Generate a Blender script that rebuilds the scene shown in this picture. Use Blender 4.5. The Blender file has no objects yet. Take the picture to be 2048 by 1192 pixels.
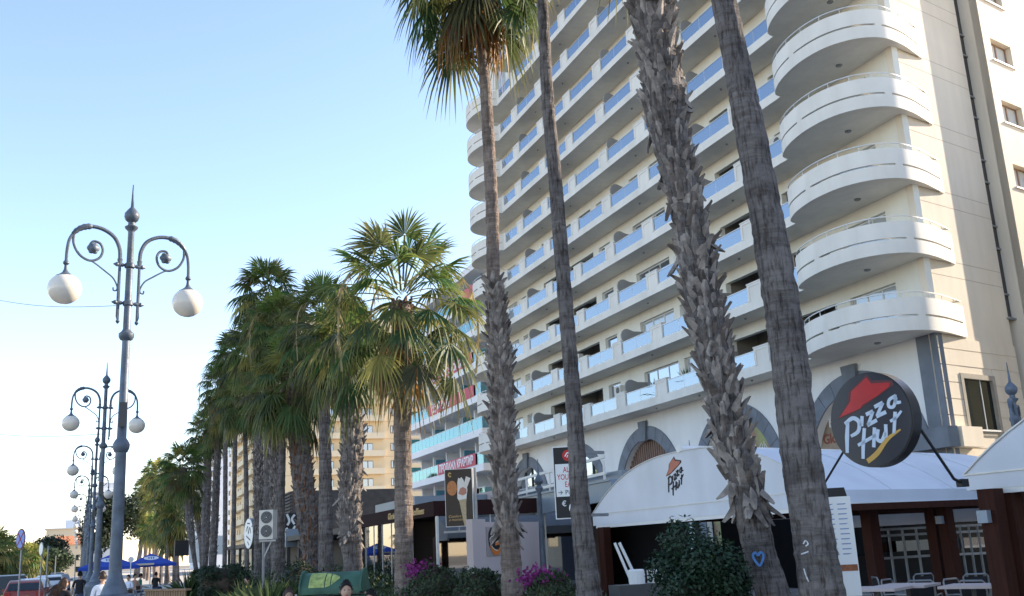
import bpy, bmesh, math, random
from mathutils import Vector, Matrix, Quaternion
R = math.radians
scene = bpy.context.scene
COL = scene.collection
# ---------------------------------------------------------------- camera, world, sun, exposure
CAM_H = 1.75; FOC = 2000.0; YAW = R(22.232); PIT = R(14.0147); ROL = R(-2.8152)
_f = Vector((math.sin(YAW)*math.cos(PIT), math.cos(YAW)*math.cos(PIT), math.sin(PIT)))
_r = Vector((math.cos(YAW), -math.sin(YAW), 0)); _u = _r.cross(_f)
_r2 = _r*math.cos(ROL)+_u*math.sin(ROL); _u2 = -_r*math.sin(ROL)+_u*math.cos(ROL)
cd = bpy.data.cameras.new('camera'); cam = bpy.data.objects.new('camera', cd); COL.objects.link(cam)
cd.sensor_width = 36; cd.lens = 36*FOC/2048; cd.clip_start = .1; cd.clip_end = 6000
cam.matrix_world = Matrix(((_r2.x, _u2.x, -_f.x, 0), (_r2.y, _u2.y, -_f.y, 0), (_r2.z, _u2.z, -_f.z, CAM_H), (0, 0, 0, 1)))
scene.camera = cam
SUN_AZ = R(89.0); SUN_EL = R(25.0)
w = bpy.data.worlds.new('World'); scene.world = w; w.use_nodes = True
nt = w.node_tree; nt.nodes.clear()
sky = nt.nodes.new('ShaderNodeTexSky'); sky.sky_type = 'NISHITA'; sky.sun_disc = False
sky.sun_elevation = SUN_EL; sky.sun_rotation = SUN_AZ; sky.altitude = 0
sky.air_density = 1.0; sky.dust_density = 0.2; sky.ozone_density = 4.0
bg = nt.nodes.new('ShaderNodeBackground'); bg.inputs['Strength'].default_value = 0.15
wo = nt.nodes.new('ShaderNodeOutputWorld')
wb = nt.nodes.new('ShaderNodeMixRGB'); wb.blend_type = 'MULTIPLY'; wb.inputs[0].default_value = 1; wb.inputs[2].default_value = (1.24, .99, .86, 1)   # white balance of the air
nt.links.new(sky.outputs[0], wb.inputs[1]); nt.links.new(wb.outputs[0], bg.inputs[0]); nt.links.new(bg.outputs[0], wo.inputs[0])
ld = bpy.data.lights.new('sun', 'SUN'); ld.energy = 3.9; ld.angle = R(.5); ld.color = (1, .85, .67)
sun = bpy.data.objects.new('sun', ld); COL.objects.link(sun)
sv = Vector((math.sin(SUN_AZ)*math.cos(SUN_EL), math.cos(SUN_AZ)*math.cos(SUN_EL), math.sin(SUN_EL)))
sun.rotation_euler = sv.to_track_quat('Z', 'Y').to_euler()
scene.view_settings.view_transform = 'Standard'; scene.view_settings.look = 'None'
scene.view_settings.exposure = 1.62; scene.view_settings.gamma = 1.0
scene.cycles.max_bounces = 7; scene.cycles.transparent_max_bounces = 16
scene.cycles.diffuse_bounces = 4; scene.cycles.glossy_bounces = 3
# ---------------------------------------------------------------- measuring helper: photo pixel (2048 wide) and distance on the ground -> metres
def at(px, py, D):
    d = _f+_r2*((px-1024)/FOC)-_u2*((py-596)/FOC)
    k = D/math.hypot(d.x, d.y)
    return Vector((d.x*k, d.y*k, CAM_H+d.z*k))
# ---------------------------------------------------------------- materials
def _base(name):
    m = bpy.data.materials.new(name); m.use_nodes = True
    n = m.node_tree.nodes; return m, n, m.node_tree.links, n['Principled BSDF']
def mat(name, col, rough=.7, var=.12, scale=3.0, bump=0.0, bscale=None, metal=0.0, stretch=(1, 1, 1), spec=.4, col2=None, fac=.5, detail=5, streak=0.0):
    m, n, l, p = _base(name)
    tc = n.new('ShaderNodeTexCoord'); mp = n.new('ShaderNodeMapping'); mp.inputs['Scale'].default_value = stretch
    l.new(tc.outputs['Object'], mp.inputs[0])
    no = n.new('ShaderNodeTexNoise'); no.inputs['Scale'].default_value = scale; no.inputs['Detail'].default_value = detail
    l.new(mp.outputs[0], no.inputs['Vector'])
    cr = n.new('ShaderNodeValToRGB')
    c2 = col2 or tuple(max(0, c*(1-var)) for c in col); c1 = tuple(min(1, c*(1+var*.6)) for c in col)
    cr.color_ramp.elements[0].position = fac-.22; cr.color_ramp.elements[1].position = fac+.22
    cr.color_ramp.elements[0].color = (*c2, 1); cr.color_ramp.elements[1].color = (*c1, 1)
    l.new(no.outputs[0], cr.inputs[0]); last = cr.outputs[0]
    if streak:
        m3 = n.new('ShaderNodeMapping'); m3.inputs['Scale'].default_value = (1.1, 1.1, .10); l.new(tc.outputs['Object'], m3.inputs[0])
        n3 = n.new('ShaderNodeTexNoise'); n3.inputs['Scale'].default_value = 2.0; n3.inputs['Detail'].default_value = 7; l.new(m3.outputs[0], n3.inputs['Vector'])
        r3 = n.new('ShaderNodeValToRGB'); r3.color_ramp.elements[0].position = .34; r3.color_ramp.elements[1].position = .56
        r3.color_ramp.elements[0].color = (1-streak, 1-streak*1.05, 1-streak*1.15, 1); r3.color_ramp.elements[1].color = (1, 1, 1, 1)
        l.new(n3.outputs[0], r3.inputs[0]); mu = n.new('ShaderNodeMixRGB'); mu.blend_type = 'MULTIPLY'; mu.inputs[0].default_value = 1
        l.new(last, mu.inputs[1]); l.new(r3.outputs[0], mu.inputs[2]); last = mu.outputs[0]
    l.new(last, p.inputs['Base Color'])
    p.inputs['Roughness'].default_value = rough; p.inputs['Metallic'].default_value = metal
    p.inputs['Specular IOR Level'].default_value = spec
    if bump:
        n2 = n.new('ShaderNodeTexNoise'); n2.inputs['Scale'].default_value = bscale or scale*6; n2.inputs['Detail'].default_value = 6
        l.new(mp.outputs[0], n2.inputs['Vector'])
        b = n.new('ShaderNodeBump'); b.inputs['Strength'].default_value = bump; b.inputs['Distance'].default_value = .03
        l.new(n2.outputs[0], b.inputs['Height']); l.new(b.outputs[0], p.inputs['Normal'])
    return m
def glass_mat(name, tint, gloss=.5, rough=.02, trans=True, glosscol=(1, 1, 1)):
    m = bpy.data.materials.new(name); m.use_nodes = True; n = m.node_tree.nodes; l = m.node_tree.links; n.clear()
    o = n.new('ShaderNodeOutputMaterial'); mx = n.new('ShaderNodeMixShader')
    lw = n.new('ShaderNodeLayerWeight'); lw.inputs['Blend'].default_value = .35
    ma = n.new('ShaderNodeMath'); ma.operation = 'MULTIPLY_ADD'; ma.inputs[1].default_value = 1-gloss; ma.inputs[2].default_value = gloss
    ma.use_clamp = True
    l.new(lw.outputs['Fresnel'], ma.inputs[0]); l.new(ma.outputs[0], mx.inputs[0])
    if trans: t = n.new('ShaderNodeBsdfTransparent')
    else: t = n.new('ShaderNodeBsdfDiffuse')
    t.inputs['Color'].default_value = (*tint, 1)
    g = n.new('ShaderNodeBsdfGlossy'); g.inputs['Roughness'].default_value = rough; g.inputs['Color'].default_value = (*glosscol, 1)
    l.new(t.outputs[0], mx.inputs[1]); l.new(g.outputs[0], mx.inputs[2]); l.new(mx.outputs[0], o.inputs[0])
    return m
def leaf_mat(name, transl=.3):
    m, n, l, p = _base(name)
    a = n.new('ShaderNodeAttribute'); a.attribute_name = 'pigment'
    l.new(a.outputs['Color'], p.inputs['Base Color'])
    p.inputs['Roughness'].default_value = .55; p.inputs['Specular IOR Level'].default_value = .35
    t = n.new('ShaderNodeBsdfTranslucent'); l.new(a.outputs['Color'], t.inputs['Color'])
    mx = n.new('ShaderNodeMixShader'); mx.inputs[0].default_value = transl
    o = n['Material Output']
    l.new(p.outputs[0], mx.inputs[1]); l.new(t.outputs[0], mx.inputs[2]); l.new(mx.outputs[0], o.inputs[0])
    return m
M = {}
M['plaster'] = mat('cream_plaster', (.77, .75, .67), .85, .08, .5, .15, 30, streak=.04)
M['white_paint'] = mat('off_white_paint', (.77, .73, .65), .75, .10, .6, .1, 25, streak=.05)
M['soffit'] = mat('soffit_paint', (.80, .76, .68), .85, .08, .4)
M['endwall'] = mat('beige_plaster', (.68, .60, .48), .85, .08, .35, .15, 30, streak=.05)
M['base_wall'] = mat('pale_render', (.80, .79, .76), .85, .07, .4, .1, 20, streak=.03)
M['grey_stone'] = mat('grey_stone', (.17, .19, .22), .7, .25, 1.2, .2, 18)
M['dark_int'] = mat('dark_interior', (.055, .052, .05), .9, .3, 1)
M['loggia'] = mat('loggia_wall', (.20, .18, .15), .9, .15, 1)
M['divider'] = mat('divider_grey', (.30, .29, .27), .8, .1, 1)
M['rail'] = mat('pale_aluminium', (.62, .62, .60), .4, .1, 4, metal=.3)
M['bglass'] = glass_mat('balcony_glass', (.52, .66, .76), .36, .02, True, (.80, .90, 1.0))
M['wglass'] = glass_mat('window_glass', (.03, .04, .05), .45, .02, False, (.85, .92, 1))
M['dglass'] = glass_mat('dark_shop_glass', (.35, .38, .40), .16, .02)
M['cglass'] = glass_mat('curtained_window_glass', (.42, .44, .44), .16, .03, False, (.85, .92, 1))
M['curtain'] = mat('curtain_cloth', (.55, .55, .52), .9, .3, 6, stretch=(8, 8, .2))
M['frame'] = mat('window_frame_white', (.62, .62, .60), .5, .05, 3)
M['dframe'] = mat('window_frame_dark', (.07, .07, .07), .5, .1, 3)
M['white'] = mat('white_render', (.80, .80, .80), .8, .05, .5)
M['tealglass'] = glass_mat('teal_glass', (.18, .50, .62), .25, .03, True, (.55, .90, 1.0))
M['red_banner'] = mat('faded_red_banner', (.55, .10, .14), .7, .12, 2)
M['white_text'] = mat('white_letters', (.82, .82, .82), .6, .03, 5)
M['beige_b'] = mat('peach_render', (.72, .57, .36), .85, .06, .1)
M['beige_c'] = mat('peach_balcony', (.78, .64, .44), .85, .06, .1)
M['brownwin'] = mat('brown_window', (.12, .065, .035), .4, .2, 3)
M['lamp_iron'] = mat('grey_blue_iron', (.12, .145, .18), .5, .35, 5, .15, 30, metal=.25)
M['globe'] = mat('opal_globe', (.78, .71, .60), .18, .03, 2, spec=.5)
def bark_mat(name, col, dark, ringz=9.0, crack=1.0):
    m, n, l, p = _base(name); tc = n.new('ShaderNodeTexCoord')
    def noise(sc, stretch, det=8):
        mp = n.new('ShaderNodeMapping'); mp.inputs['Scale'].default_value = stretch; l.new(tc.outputs['Object'], mp.inputs[0])
        q = n.new('ShaderNodeTexNoise'); q.inputs['Scale'].default_value = sc; q.inputs['Detail'].default_value = det; q.inputs['Roughness'].default_value = .65; l.new(mp.outputs[0], q.inputs['Vector']); return q.outputs[0]
    def ramp(src, a, b_, ca, cb):
        r = n.new('ShaderNodeValToRGB'); r.color_ramp.elements[0].position = a; r.color_ramp.elements[1].position = b_
        r.color_ramp.elements[0].color = (*ca, 1); r.color_ramp.elements[1].color = (*cb, 1); l.new(src, r.inputs[0]); return r.outputs[0]
    def mul(a, b_, f=1):
        q = n.new('ShaderNodeMixRGB'); q.blend_type = 'MULTIPLY'; q.inputs[0].default_value = f; l.new(a, q.inputs[1]); l.new(b_, q.inputs[2]); return q.outputs[0]
    base = ramp(noise(2.2, (1, 1, .8)), .32, .68, dark, col)
    crk = ramp(noise(16, (1.6, 1.6, .22)), .36, .52, (.38, .36, .34), (1, 1, 1))
    rings = ramp(noise(ringz, (.25, .25, 1.6)), .38, .55, (.62, .60, .58), (1, 1, 1))
    l.new(mul(mul(base, crk, crack), rings, .9), p.inputs['Base Color']); p.inputs['Roughness'].default_value = .95; p.inputs['Specular IOR Level'].default_value = .2
    ad = n.new('ShaderNodeMath'); ad.operation = 'ADD'
    l.new(noise(16, (1.6, 1.6, .22)), ad.inputs[0]); l.new(noise(ringz, (.25, .25, 1.6)), ad.inputs[1])
    b = n.new('ShaderNodeBump'); b.inputs['Strength'].default_value = 1.0; b.inputs['Distance'].default_value = .05; l.new(ad.outputs[0], b.inputs['Height']); l.new(b.outputs[0], p.inputs['Normal'])
    return m
M['bark'] = bark_mat('palm_bark', (.27, .24, .22), (.12, .105, .10))
M['bark_pale'] = bark_mat('palm_bark_pale', (.36, .29, .24), (.17, .13, .11), 11.0, .5)
M['boot'] = mat('old_leaf_base', (.31, .27, .235), .9, .6, 7, .6, 40, col2=(.10, .085, .075), detail=7)
M['boot_dark'] = mat('dark_leaf_base', (.17, .14, .12), .9, .6, 7, .6, 40, col2=(.045, .036, .03), detail=7)
M['boot_red'] = mat('fibrous_leaf_base', (.20, .10, .055), .9, .6, 7, .6, 40, col2=(.05, .025, .015), detail=7)
M['leaf'] = leaf_mat('palm_leaf', .42)
M['shrub'] = leaf_mat('shrub_leaf', .2)
M['asphalt'] = mat('asphalt', (.05, .05, .052), .9, .25, 2, .3, 60)
M['paving'] = mat('paving', (.44, .41, .37), .85, .2, 1.2, .2, 20)
M['kerb'] = mat('kerb_stone', (.42, .41, .39), .85, .15, 2)
M['soil'] = mat('soil', (.07, .05, .035), .95, .4, 4, .5, 20)
M['fabric_w'] = mat('white_awning_fabric', (.70, .73, .78), .75, .09, .9, .25, 1.6, streak=.03)
M['brown_post'] = mat('dark_red_brown_wood', (.045, .014, .009), .65, .3, 3, .1, 20, spec=.15, stretch=(6, 6, .5))
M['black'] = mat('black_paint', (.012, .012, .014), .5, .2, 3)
M['navy'] = mat('navy_sign_face', (.014, .018, .032), .35, .1, 3)
M['navy_side'] = mat('black_sign_rim', (.010, .010, .012), .3, .1, 3)
M['sign_red'] = mat('sign_red', (.52, .015, .02), .4, .1, 6)
M['sign_dim'] = mat('hat_outline', (.12, .03, .035), .5, .1, 6)
M['sign_blue'] = mat('sign_pale_blue', (.60, .70, .82), .4, .04, 6)
M['sign_gold'] = mat('sign_gold', (.65, .38, .08), .4, .1, 6)
M['logo_red'] = mat('faded_orange_red', (.52, .19, .12), .6, .08, 6)
M['logo_black'] = mat('logo_black', (.03, .03, .04), .6, .1, 6)
M['brown_fascia'] = mat('brown_fascia', (.030, .012, .012), .75, .1, 1, spec=.12)
M['gold_text'] = mat('gold_letters', (.55, .36, .13), .4, .1, 5)
M['mauve'] = mat('mauve_wall', (.52, .44, .42), .85, .06, .8, .05, 20)
M['canopy_grey'] = mat('blue_grey_metal', (.24, .29, .35), .4, .06, 1, metal=.2)
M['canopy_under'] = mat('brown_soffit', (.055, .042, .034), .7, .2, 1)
M['green_bin'] = mat('green_bin_plastic', (.05, .13, .085), .6, .4, 3.5, .15, 20, streak=.25)
M['yellow_green'] = mat('reflective_yellow', (.36, .43, .13), .6, .5, 14, detail=8)
M['blue_umb'] = mat('blue_umbrella', (.02, .07, .42), .7, .1, 2)
M['skin'] = mat('skin', (.50, .31, .22), .6, .08, 12)
M['hair'] = mat('dark_hair', (.008, .006, .005), .85, .5, 40, .3, 80)
M['hair_br'] = mat('brown_hair', (.055, .028, .016), .5, .5, 40, .3, 80)
M['cloth_black'] = mat('black_cloth', (.018, .018, .022), .85, .3, 8)
M['cloth_white'] = mat('white_cloth', (.72, .76, .85), .85, .06, 8)
M['cloth_red'] = mat('red_cloth', (.35, .05, .05), .85, .15, 8)
M['cloth_green'] = mat('green_cloth', (.02, .16, .10), .85, .15, 8)
M['denim'] = mat('denim', (.05, .08, .16), .85, .3, 12)
M['steel'] = mat('grey_steel', (.28, .29, .30), .45, .15, 6, metal=.6)
M['white_metal'] = mat('white_metal', (.78, .78, .76), .4, .04, 4)
M['ac_white'] = mat('ac_casing', (.62, .60, .54), .5, .08, 4)
M['wood'] = mat('weathered_wood', (.26, .17, .10), .85, .35, 3, .3, 30, stretch=(5, 5, .6))
M['rattan'] = mat('dark_brown_rattan', (.07, .035, .02), .6, .4, 20)
M['tile_roof'] = mat('orange_roof_tiles', (.50, .20, .09), .8, .2, 2)
M['car_red'] = mat('red_car_paint', (.30, .055, .035), .3, .08, 2, spec=.6)
M['car_white'] = mat('white_car_paint', (.70, .71, .72), .3, .04, 2, spec=.6)
M['car_dark'] = mat('dark_car_paint', (.035, .033, .035), .3, .1, 2, spec=.6)
M['car_glass'] = mat('car_glass', (.02, .024, .03), .22, .2, 1, spec=.5)
M['tyre'] = mat('tyre_rubber', (.015, .015, .015), .9, .2, 5)
M['tail_red'] = mat('tail_lamp_red', (.35, .01, .01), .25, .1, 5)
M['plate'] = mat('number_plate', (.6, .45, .1), .5, .05, 5)
M['brick_red'] = mat('red_brick', (.36, .11, .06), .85, .25, 6)
M['slat_brown'] = mat('brown_slats', (.20, .12, .085), .7, .15, 2)
M['mural'] = mat('mural_beige', (.34, .26, .18), .8, .35, 1.6, col2=(.16, .11, .08))
M['mural_green'] = mat('mural_green', (.30, .36, .14), .8, .3, 1.6, col2=(.34, .18, .15))
M['mural_letter'] = mat('mural_letters', (.24, .07, .045), .7, .1, 4)
M['pink'] = mat('pink_sign', (.65, .05, .15), .5, .05, 4)
# ---------------------------------------------------------------- mesh builder
class MB:
    def __init__(s): s.v = []; s.f = []; s.mi = []; s.c = None; s.cols = []
    def add(s, vs, fs, mi=0):
        o = len(s.v); s.v.extend(Vector(v) for v in vs)
        for f in fs: s.f.append([i+o for i in f]); s.mi.append(mi)
        if s.c is not None: s.cols.extend([s.c]*len(vs))
        return o
    def box(s, a, b, mi=0):
        x0, x1 = sorted((a[0], b[0])); y0, y1 = sorted((a[1], b[1])); z0, z1 = sorted((a[2], b[2]))
        s.add([(x0, y0, z0), (x1, y0, z0), (x1, y1, z0), (x0, y1, z0), (x0, y0, z1), (x1, y0, z1), (x1, y1, z1), (x0, y1, z1)],
              [(0, 3, 2, 1), (4, 5, 6, 7), (0, 1, 5, 4), (1, 2, 6, 5), (2, 3, 7, 6), (3, 0, 4, 7)], mi)
    def obox(s, c, size, rot, mi=0):       # rot: Matrix 3x3 or z angle
        if not isinstance(rot, Matrix): rot = Matrix.Rotation(rot, 3, 'Z')
        hx, hy, hz = size[0]/2, size[1]/2, size[2]/2; c = Vector(c)
        vs = [c+rot@Vector((x*hx, y*hy, z*hz)) for z in (-1, 1) for x, y in ((-1, -1), (1, -1), (1, 1), (-1, 1))]
        s.add(vs, [(0, 3, 2, 1), (4, 5, 6, 7), (0, 1, 5, 4), (1, 2, 6, 5), (2, 3, 7, 6), (3, 0, 4, 7)], mi)
    def bar(s, a, b, w, h, mi=0, up=Vector((0, 0, 1))):
        a = Vector(a); b = Vector(b); d = (b-a); L = d.length; d.normalize()
        x = d.cross(up)
        if x.length < 1e-4: x = d.cross(Vector((0, 1, 0)))
        x.normalize(); y = x.cross(d)
        s.obox((a+b)/2, (w, L, h), Matrix((x, d, y)).transposed(), mi)
    def tube(s, pts, rad, n=8, mi=0, cap=True):
        pts = [Vector(p) for p in pts]
        if not hasattr(rad, '__len__'): rad = [rad]*len(pts)
        rings = []; ref = None
        for i, p in enumerate(pts):
            t = (pts[min(i+1, len(pts)-1)]-pts[max(i-1, 0)]).normalized()
            if ref is None:
                ref = Vector((0, 0, 1)) if abs(t.z) < .9 else Vector((1, 0, 0))
            x = (ref-t*ref.dot(t)).normalized(); ref = x; y = t.cross(x)
            rings.append([p+(x*math.cos(2*math.pi*k/n)+y*math.sin(2*math.pi*k/n))*rad[i] for k in range(n)])
        vs = [v for r in rings for v in r]; fs = []
        for i in range(len(pts)-1):
            for k in range(n): fs.append((i*n+k, i*n+(k+1) % n, (i+1)*n+(k+1) % n, (i+1)*n+k))
        if cap: fs.append(tuple(range(n-1, -1, -1))); fs.append(tuple((len(pts)-1)*n+k for k in range(n)))
        s.add(vs, fs, mi)
    def lathe(s, c, prof, n=20, mi=0, sq=None):   # prof [(r,z)]
        c = Vector(c); vs = []; fs = []
        for r, z in prof:
            for k in range(n):
                a = 2*math.pi*(k+.5)/n; vs.append(c+Vector((r*math.cos(a), r*math.sin(a), z)))
        for i in range(len(prof)-1):
            for k in range(n): fs.append((i*n+k, i*n+(k+1) % n, (i+1)*n+(k+1) % n, (i+1)*n+k))
        fs.append(tuple(range(n-1, -1, -1))); fs.append(tuple((len(prof)-1)*n+k for k in range(n)))
        s.add(vs, fs, mi)
    def ball(s, c, r, n=16, mi=0, sc=(1, 1, 1)):
        c = Vector(c); m = n//2; vs = []; fs = []
        for i in range(m+1):
            t = math.pi*i/m
            for k in range(n):
                a = 2*math.pi*k/n
                vs.append(c+Vector((r*sc[0]*math.sin(t)*math.cos(a), r*sc[1]*math.sin(t)*math.sin(a), -r*sc[2]*math.cos(t))))
        for i in range(m):
            for k in range(n): fs.append((i*n+k, i*n+(k+1) % n, (i+1)*n+(k+1) % n, (i+1)*n+k))
        s.add(vs, fs, mi)
    def prism(s, poly, z0, z1, mi=0):
        n = len(poly); vs = [(p[0], p[1], z0) for p in poly]+[(p[0], p[1], z1) for p in poly]
        s.add(vs, [tuple(range(n-1, -1, -1)), tuple(range(n, 2*n))]+[(i, (i+1) % n, n+(i+1) % n, n+i) for i in range(n)], mi)
    def plate(s, poly, org, ux, uy, t, mi=0):    # 2D polygon on a plane, extruded by t along ux x uy
        org = Vector(org); ux = Vector(ux); uy = Vector(uy); nn = ux.cross(uy).normalized()*t; n = len(poly)
        a = [org+ux*p[0]+uy*p[1] for p in poly]
        s.add(a+[p+nn for p in a], [tuple(range(n-1, -1, -1)), tuple(range(n, 2*n))]+[(i, (i+1) % n, n+(i+1) % n, n+i) for i in range(n)], mi)
    def wallstrip(s, pts, z0, z1, t, mi=0):       # vertical wall along 2D polyline, thickness t to the left side
        P = [Vector((p[0], p[1])) for p in pts]; N = len(P); inn = []
        for i in range(N):
            d = (P[min(i+1, N-1)]-P[max(i-1, 0)]).normalized(); inn.append(P[i]+Vector((-d.y, d.x))*t)
        vs = []
        for i in range(N): vs += [(P[i].x, P[i].y, z0), (P[i].x, P[i].y, z1), (inn[i].x, inn[i].y, z0), (inn[i].x, inn[i].y, z1)]
        fs = []
        for i in range(N-1):
            a = 4*i; b = a+4
            fs += [(a, b, b+1, a+1), (a+3, b+3, b+2, a+2), (a+1, b+1, b+3, a+3), (a+2, b+2, b, a)]
        fs += [(0, 1, 3, 2), (4*N-4, 4*N-2, 4*N-1, 4*N-3)]
        s.add(vs, fs, mi)
    def build(s, name, mats, parent=None, smooth=False, link=True, fixn=True):
        me = bpy.data.meshes.new(name)
        off = Vector(parent['_w']) if parent is not None and '_w' in parent else Vector((0, 0, 0))
        me.from_pydata([v-off for v in s.v], [], s.f)
        if not isinstance(mats, (list, tuple)): mats = [mats]
        for m in mats: me.materials.append(m)
        if len(mats) > 1: me.polygons.foreach_set('material_index', s.mi)
        if s.cols:
            a = me.color_attributes.new('pigment', 'FLOAT_COLOR', 'POINT')
            a.data.foreach_set('color', [x for c in s.cols for x in (c[0], c[1], c[2], 1.0)])
        if fixn and not s.cols:
            bm = bmesh.new(); bm.from_mesh(me); bmesh.ops.recalc_face_normals(bm, faces=bm.faces); bm.to_mesh(me); bm.free()
        if smooth:
            me.polygons.foreach_set('use_smooth', [True]*len(me.polygons)); me.set_sharp_from_angle(angle=R(42))
        me.update()
        o = bpy.data.objects.new(name, me); COL.objects.link(o)
        if parent is not None:
            o.parent = parent
            if '_w' in parent: o['_w'] = parent['_w']
        return o
def thing(name, label, cat, loc=(0, 0, 0), group=None, rz=0):
    o = bpy.data.objects.new(name, None); COL.objects.link(o); o.empty_display_size = .2
    o.location = loc; o.rotation_euler = (0, 0, rz); o['_w'] = list(loc); o['label'] = label; o['category'] = cat
    if group: o['group'] = group
    return o
def tag(o, label=None, cat=None, group=None, kind=None):
    if label: o['label'] = label
    if cat: o['category'] = cat
    if group: o['group'] = group
    if kind: o['kind'] = kind
    return o
def dup(o, parent=None, **kw):
    c = o.copy(); COL.objects.link(c)
    if parent is not None: c.parent = parent
    for ch in list(o.children): dup(ch, c)
    for k, v in kw.items():
        if k == 'loc': c.location = v
        elif k == 'rz': c.rotation_euler = (0, 0, v)
        elif k == 'sc': c.scale = (v, v, v)
        else: c[k] = v
    return c
def text(name, body, size, org, ux, uy, m, parent=None, depth=.01, bold=0.0, align='LEFT', sx=1.0, shear=0.0):
    cu = bpy.data.curves.new(name, 'FONT'); cu.body = body; cu.size = size; cu.extrude = depth; cu.offset = bold
    cu.align_x = align; cu.shear = shear; cu.resolution_u = 3
    t = bpy.data.objects.new(name, cu); COL.objects.link(t)
    dg = bpy.context.evaluated_depsgraph_get(); dg.update()
    me = bpy.data.meshes.new_from_object(t.evaluated_get(dg)); me.name = name
    bpy.data.objects.remove(t)
    off = Vector(parent['_w']) if parent is not None and '_w' in parent else Vector((0, 0, 0))
    ux = Vector(ux).normalized(); uy = Vector(uy).normalized(); nz = ux.cross(uy); org = Vector(org)-off
    for v in me.vertices: v.co = org+ux*(v.co.x*sx)+uy*v.co.y+nz*v.co.z
    me.materials.clear(); me.materials.append(m)
    o = bpy.data.objects.new(name, me); COL.objects.link(o)
    if parent is not None: o.parent = parent
    return o
def ribbon(mb, pts, w, org, ux, uy, t=.012, mi=0):      # brush stroke on a plane; w = width or list
    P = [Vector(p) for p in pts]; N = len(P)
    if not hasattr(w, '__len__'): w = [w]*N
    # resample smooth
    if N > 2:
        Q = []; W = []
        for i in range(N-1):
            p0 = P[max(i-1, 0)]; p1 = P[i]; p2 = P[i+1]; p3 = P[min(i+2, N-1)]
            for k in range(5):
                u = k/5; Q.append(.5*((2*p1)+(p2-p0)*u+(2*p0-5*p1+4*p2-p3)*u*u+(3*p1-p0-3*p2+p3)*u**3)); W.append(w[i]*(1-u)+w[i+1]*u)
        Q.append(P[-1]); W.append(w[-1]); P, w, N = Q, W, len(Q)
    L = []; Rr = []
    for i in range(N):
        d = (P[min(i+1, N-1)]-P[max(i-1, 0)]).normalized(); n = Vector((-d.y, d.x))*(w[i]/2)
        L.append(P[i]+n); Rr.append(P[i]-n)
    org = Vector(org); ux = Vector(ux); uy = Vector(uy); nn = ux.cross(uy).normalized()*t
    f = lambda p, k: org+ux*p.x+uy*p.y+nn*k
    vs = []
    for i in range(N): vs += [f(L[i], 0), f(Rr[i], 0), f(L[i], 1), f(Rr[i], 1)]
    fs = []
    for i in range(N-1):
        a = 4*i; b = a+4; fs += [(a+2, a+3, b+3, b+2), (a, b, b+1, a+1), (a, a+2, b+2, b), (a+1, b+1, b+3, a+3)]
    fs += [(0, 1, 3, 2), (4*N-4, 4*N-2, 4*N-1, 4*N-3)]
    mb.add(vs, fs, mi)
# ================================================================ SETTING
def struct(name, mb, m, **k):
    o = mb.build(name, m, **k); o['kind'] = 'structure'; return o
b = MB(); b.add([(-900, -300, -.12), (900, -300, -.12), (900, 1500, -.12), (-900, 1500, -.12)], [(0, 1, 2, 3)]); struct('ground', b, mat('ground_earth', (.22, .19, .15), .95, .3, .05), fixn=False)
b = MB()
b.add([(-11.5, -60, -.115), (-2.6, -60, -.115), (-13.0, 420, -.115), (-22.0, 420, -.115)], [(0, 1, 2, 3)]); struct('road', b, M['asphalt'], fixn=False)
b = MB()
for k in range(46):
    y = 6+k*9.0; x = -7.0-.0217*y*1.0
    b.add([(x-.07, y, -.108), (x+.07, y, -.108), (x+.03, y+3, -.108), (x-.11, y+3, -.108)], [(0, 1, 2, 3)])
struct('road_markings', b, M['white_text'], fixn=False)
b = MB()
b.add([(-2.3, -60, .0), (60, -60, .0), (60, 420, .0), (-12.4, 420, .0)], [(0, 1, 2, 3)]); struct('pavement', b, M['paving'], fixn=False)
b = MB(); b.add([(-2.6, -60, -.115), (-2.3, -60, -.115), (-2.3, -60, .004), (-2.6, -60, .004), (-13.0, 420, -.115), (-12.4, 420, -.115), (-12.4, 420, .004), (-13.0, 420, .004)],
    [(3, 2, 6, 7), (0, 3, 7, 4), (1, 5, 6, 2)]); struct('kerb', b, M['kerb'])
# planted bed under the palms
b = MB(); b.box((4.9, 6, .004), (8.6, 62, .28)); struct('planter_bed', b, M['soil'])
b = MB(); b.box((4.65, 6, .002), (4.898, 62, .42)); b.box((8.602, 6, .002), (8.8, 62, .42)); struct('planter_kerb', b, M['kerb'])

# ================================================================ HOTEL
FX = 28.3; WX = 29.9; ZB0 = 9.15; FH = 3.1; NF = 12
hotel = thing('hotel_building', 'tall cream hotel with curved white corner balconies above grey stone arches', 'hotel')
K = Vector((29.9, 29.5)); WA = R(75.9); WD = Vector((math.sin(WA), math.cos(WA))); WN = Vector((WD.y, -WD.x))
def kw(s, o=0): p = K+WD*s+WN*o; return (p.x, p.y)
ZT = ZB0+FH*NF
OPEN = [(31.2, 34.0, 'win', 3), (34.9, 37.8, 'log', 0), (39.8, 43.2, 'log', 0), (44.9, 47.95, 'win', 2), (48.6, 52.6, 'win', 3), (55.7, 57.35, 'win', 1),
        (58.2, 62.4, 'log', 0), (64.1, 66.7, 'log', 0), (70.2, 71.2, 'win', 1), (72.1, 74.6, 'win', 2)]
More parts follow.
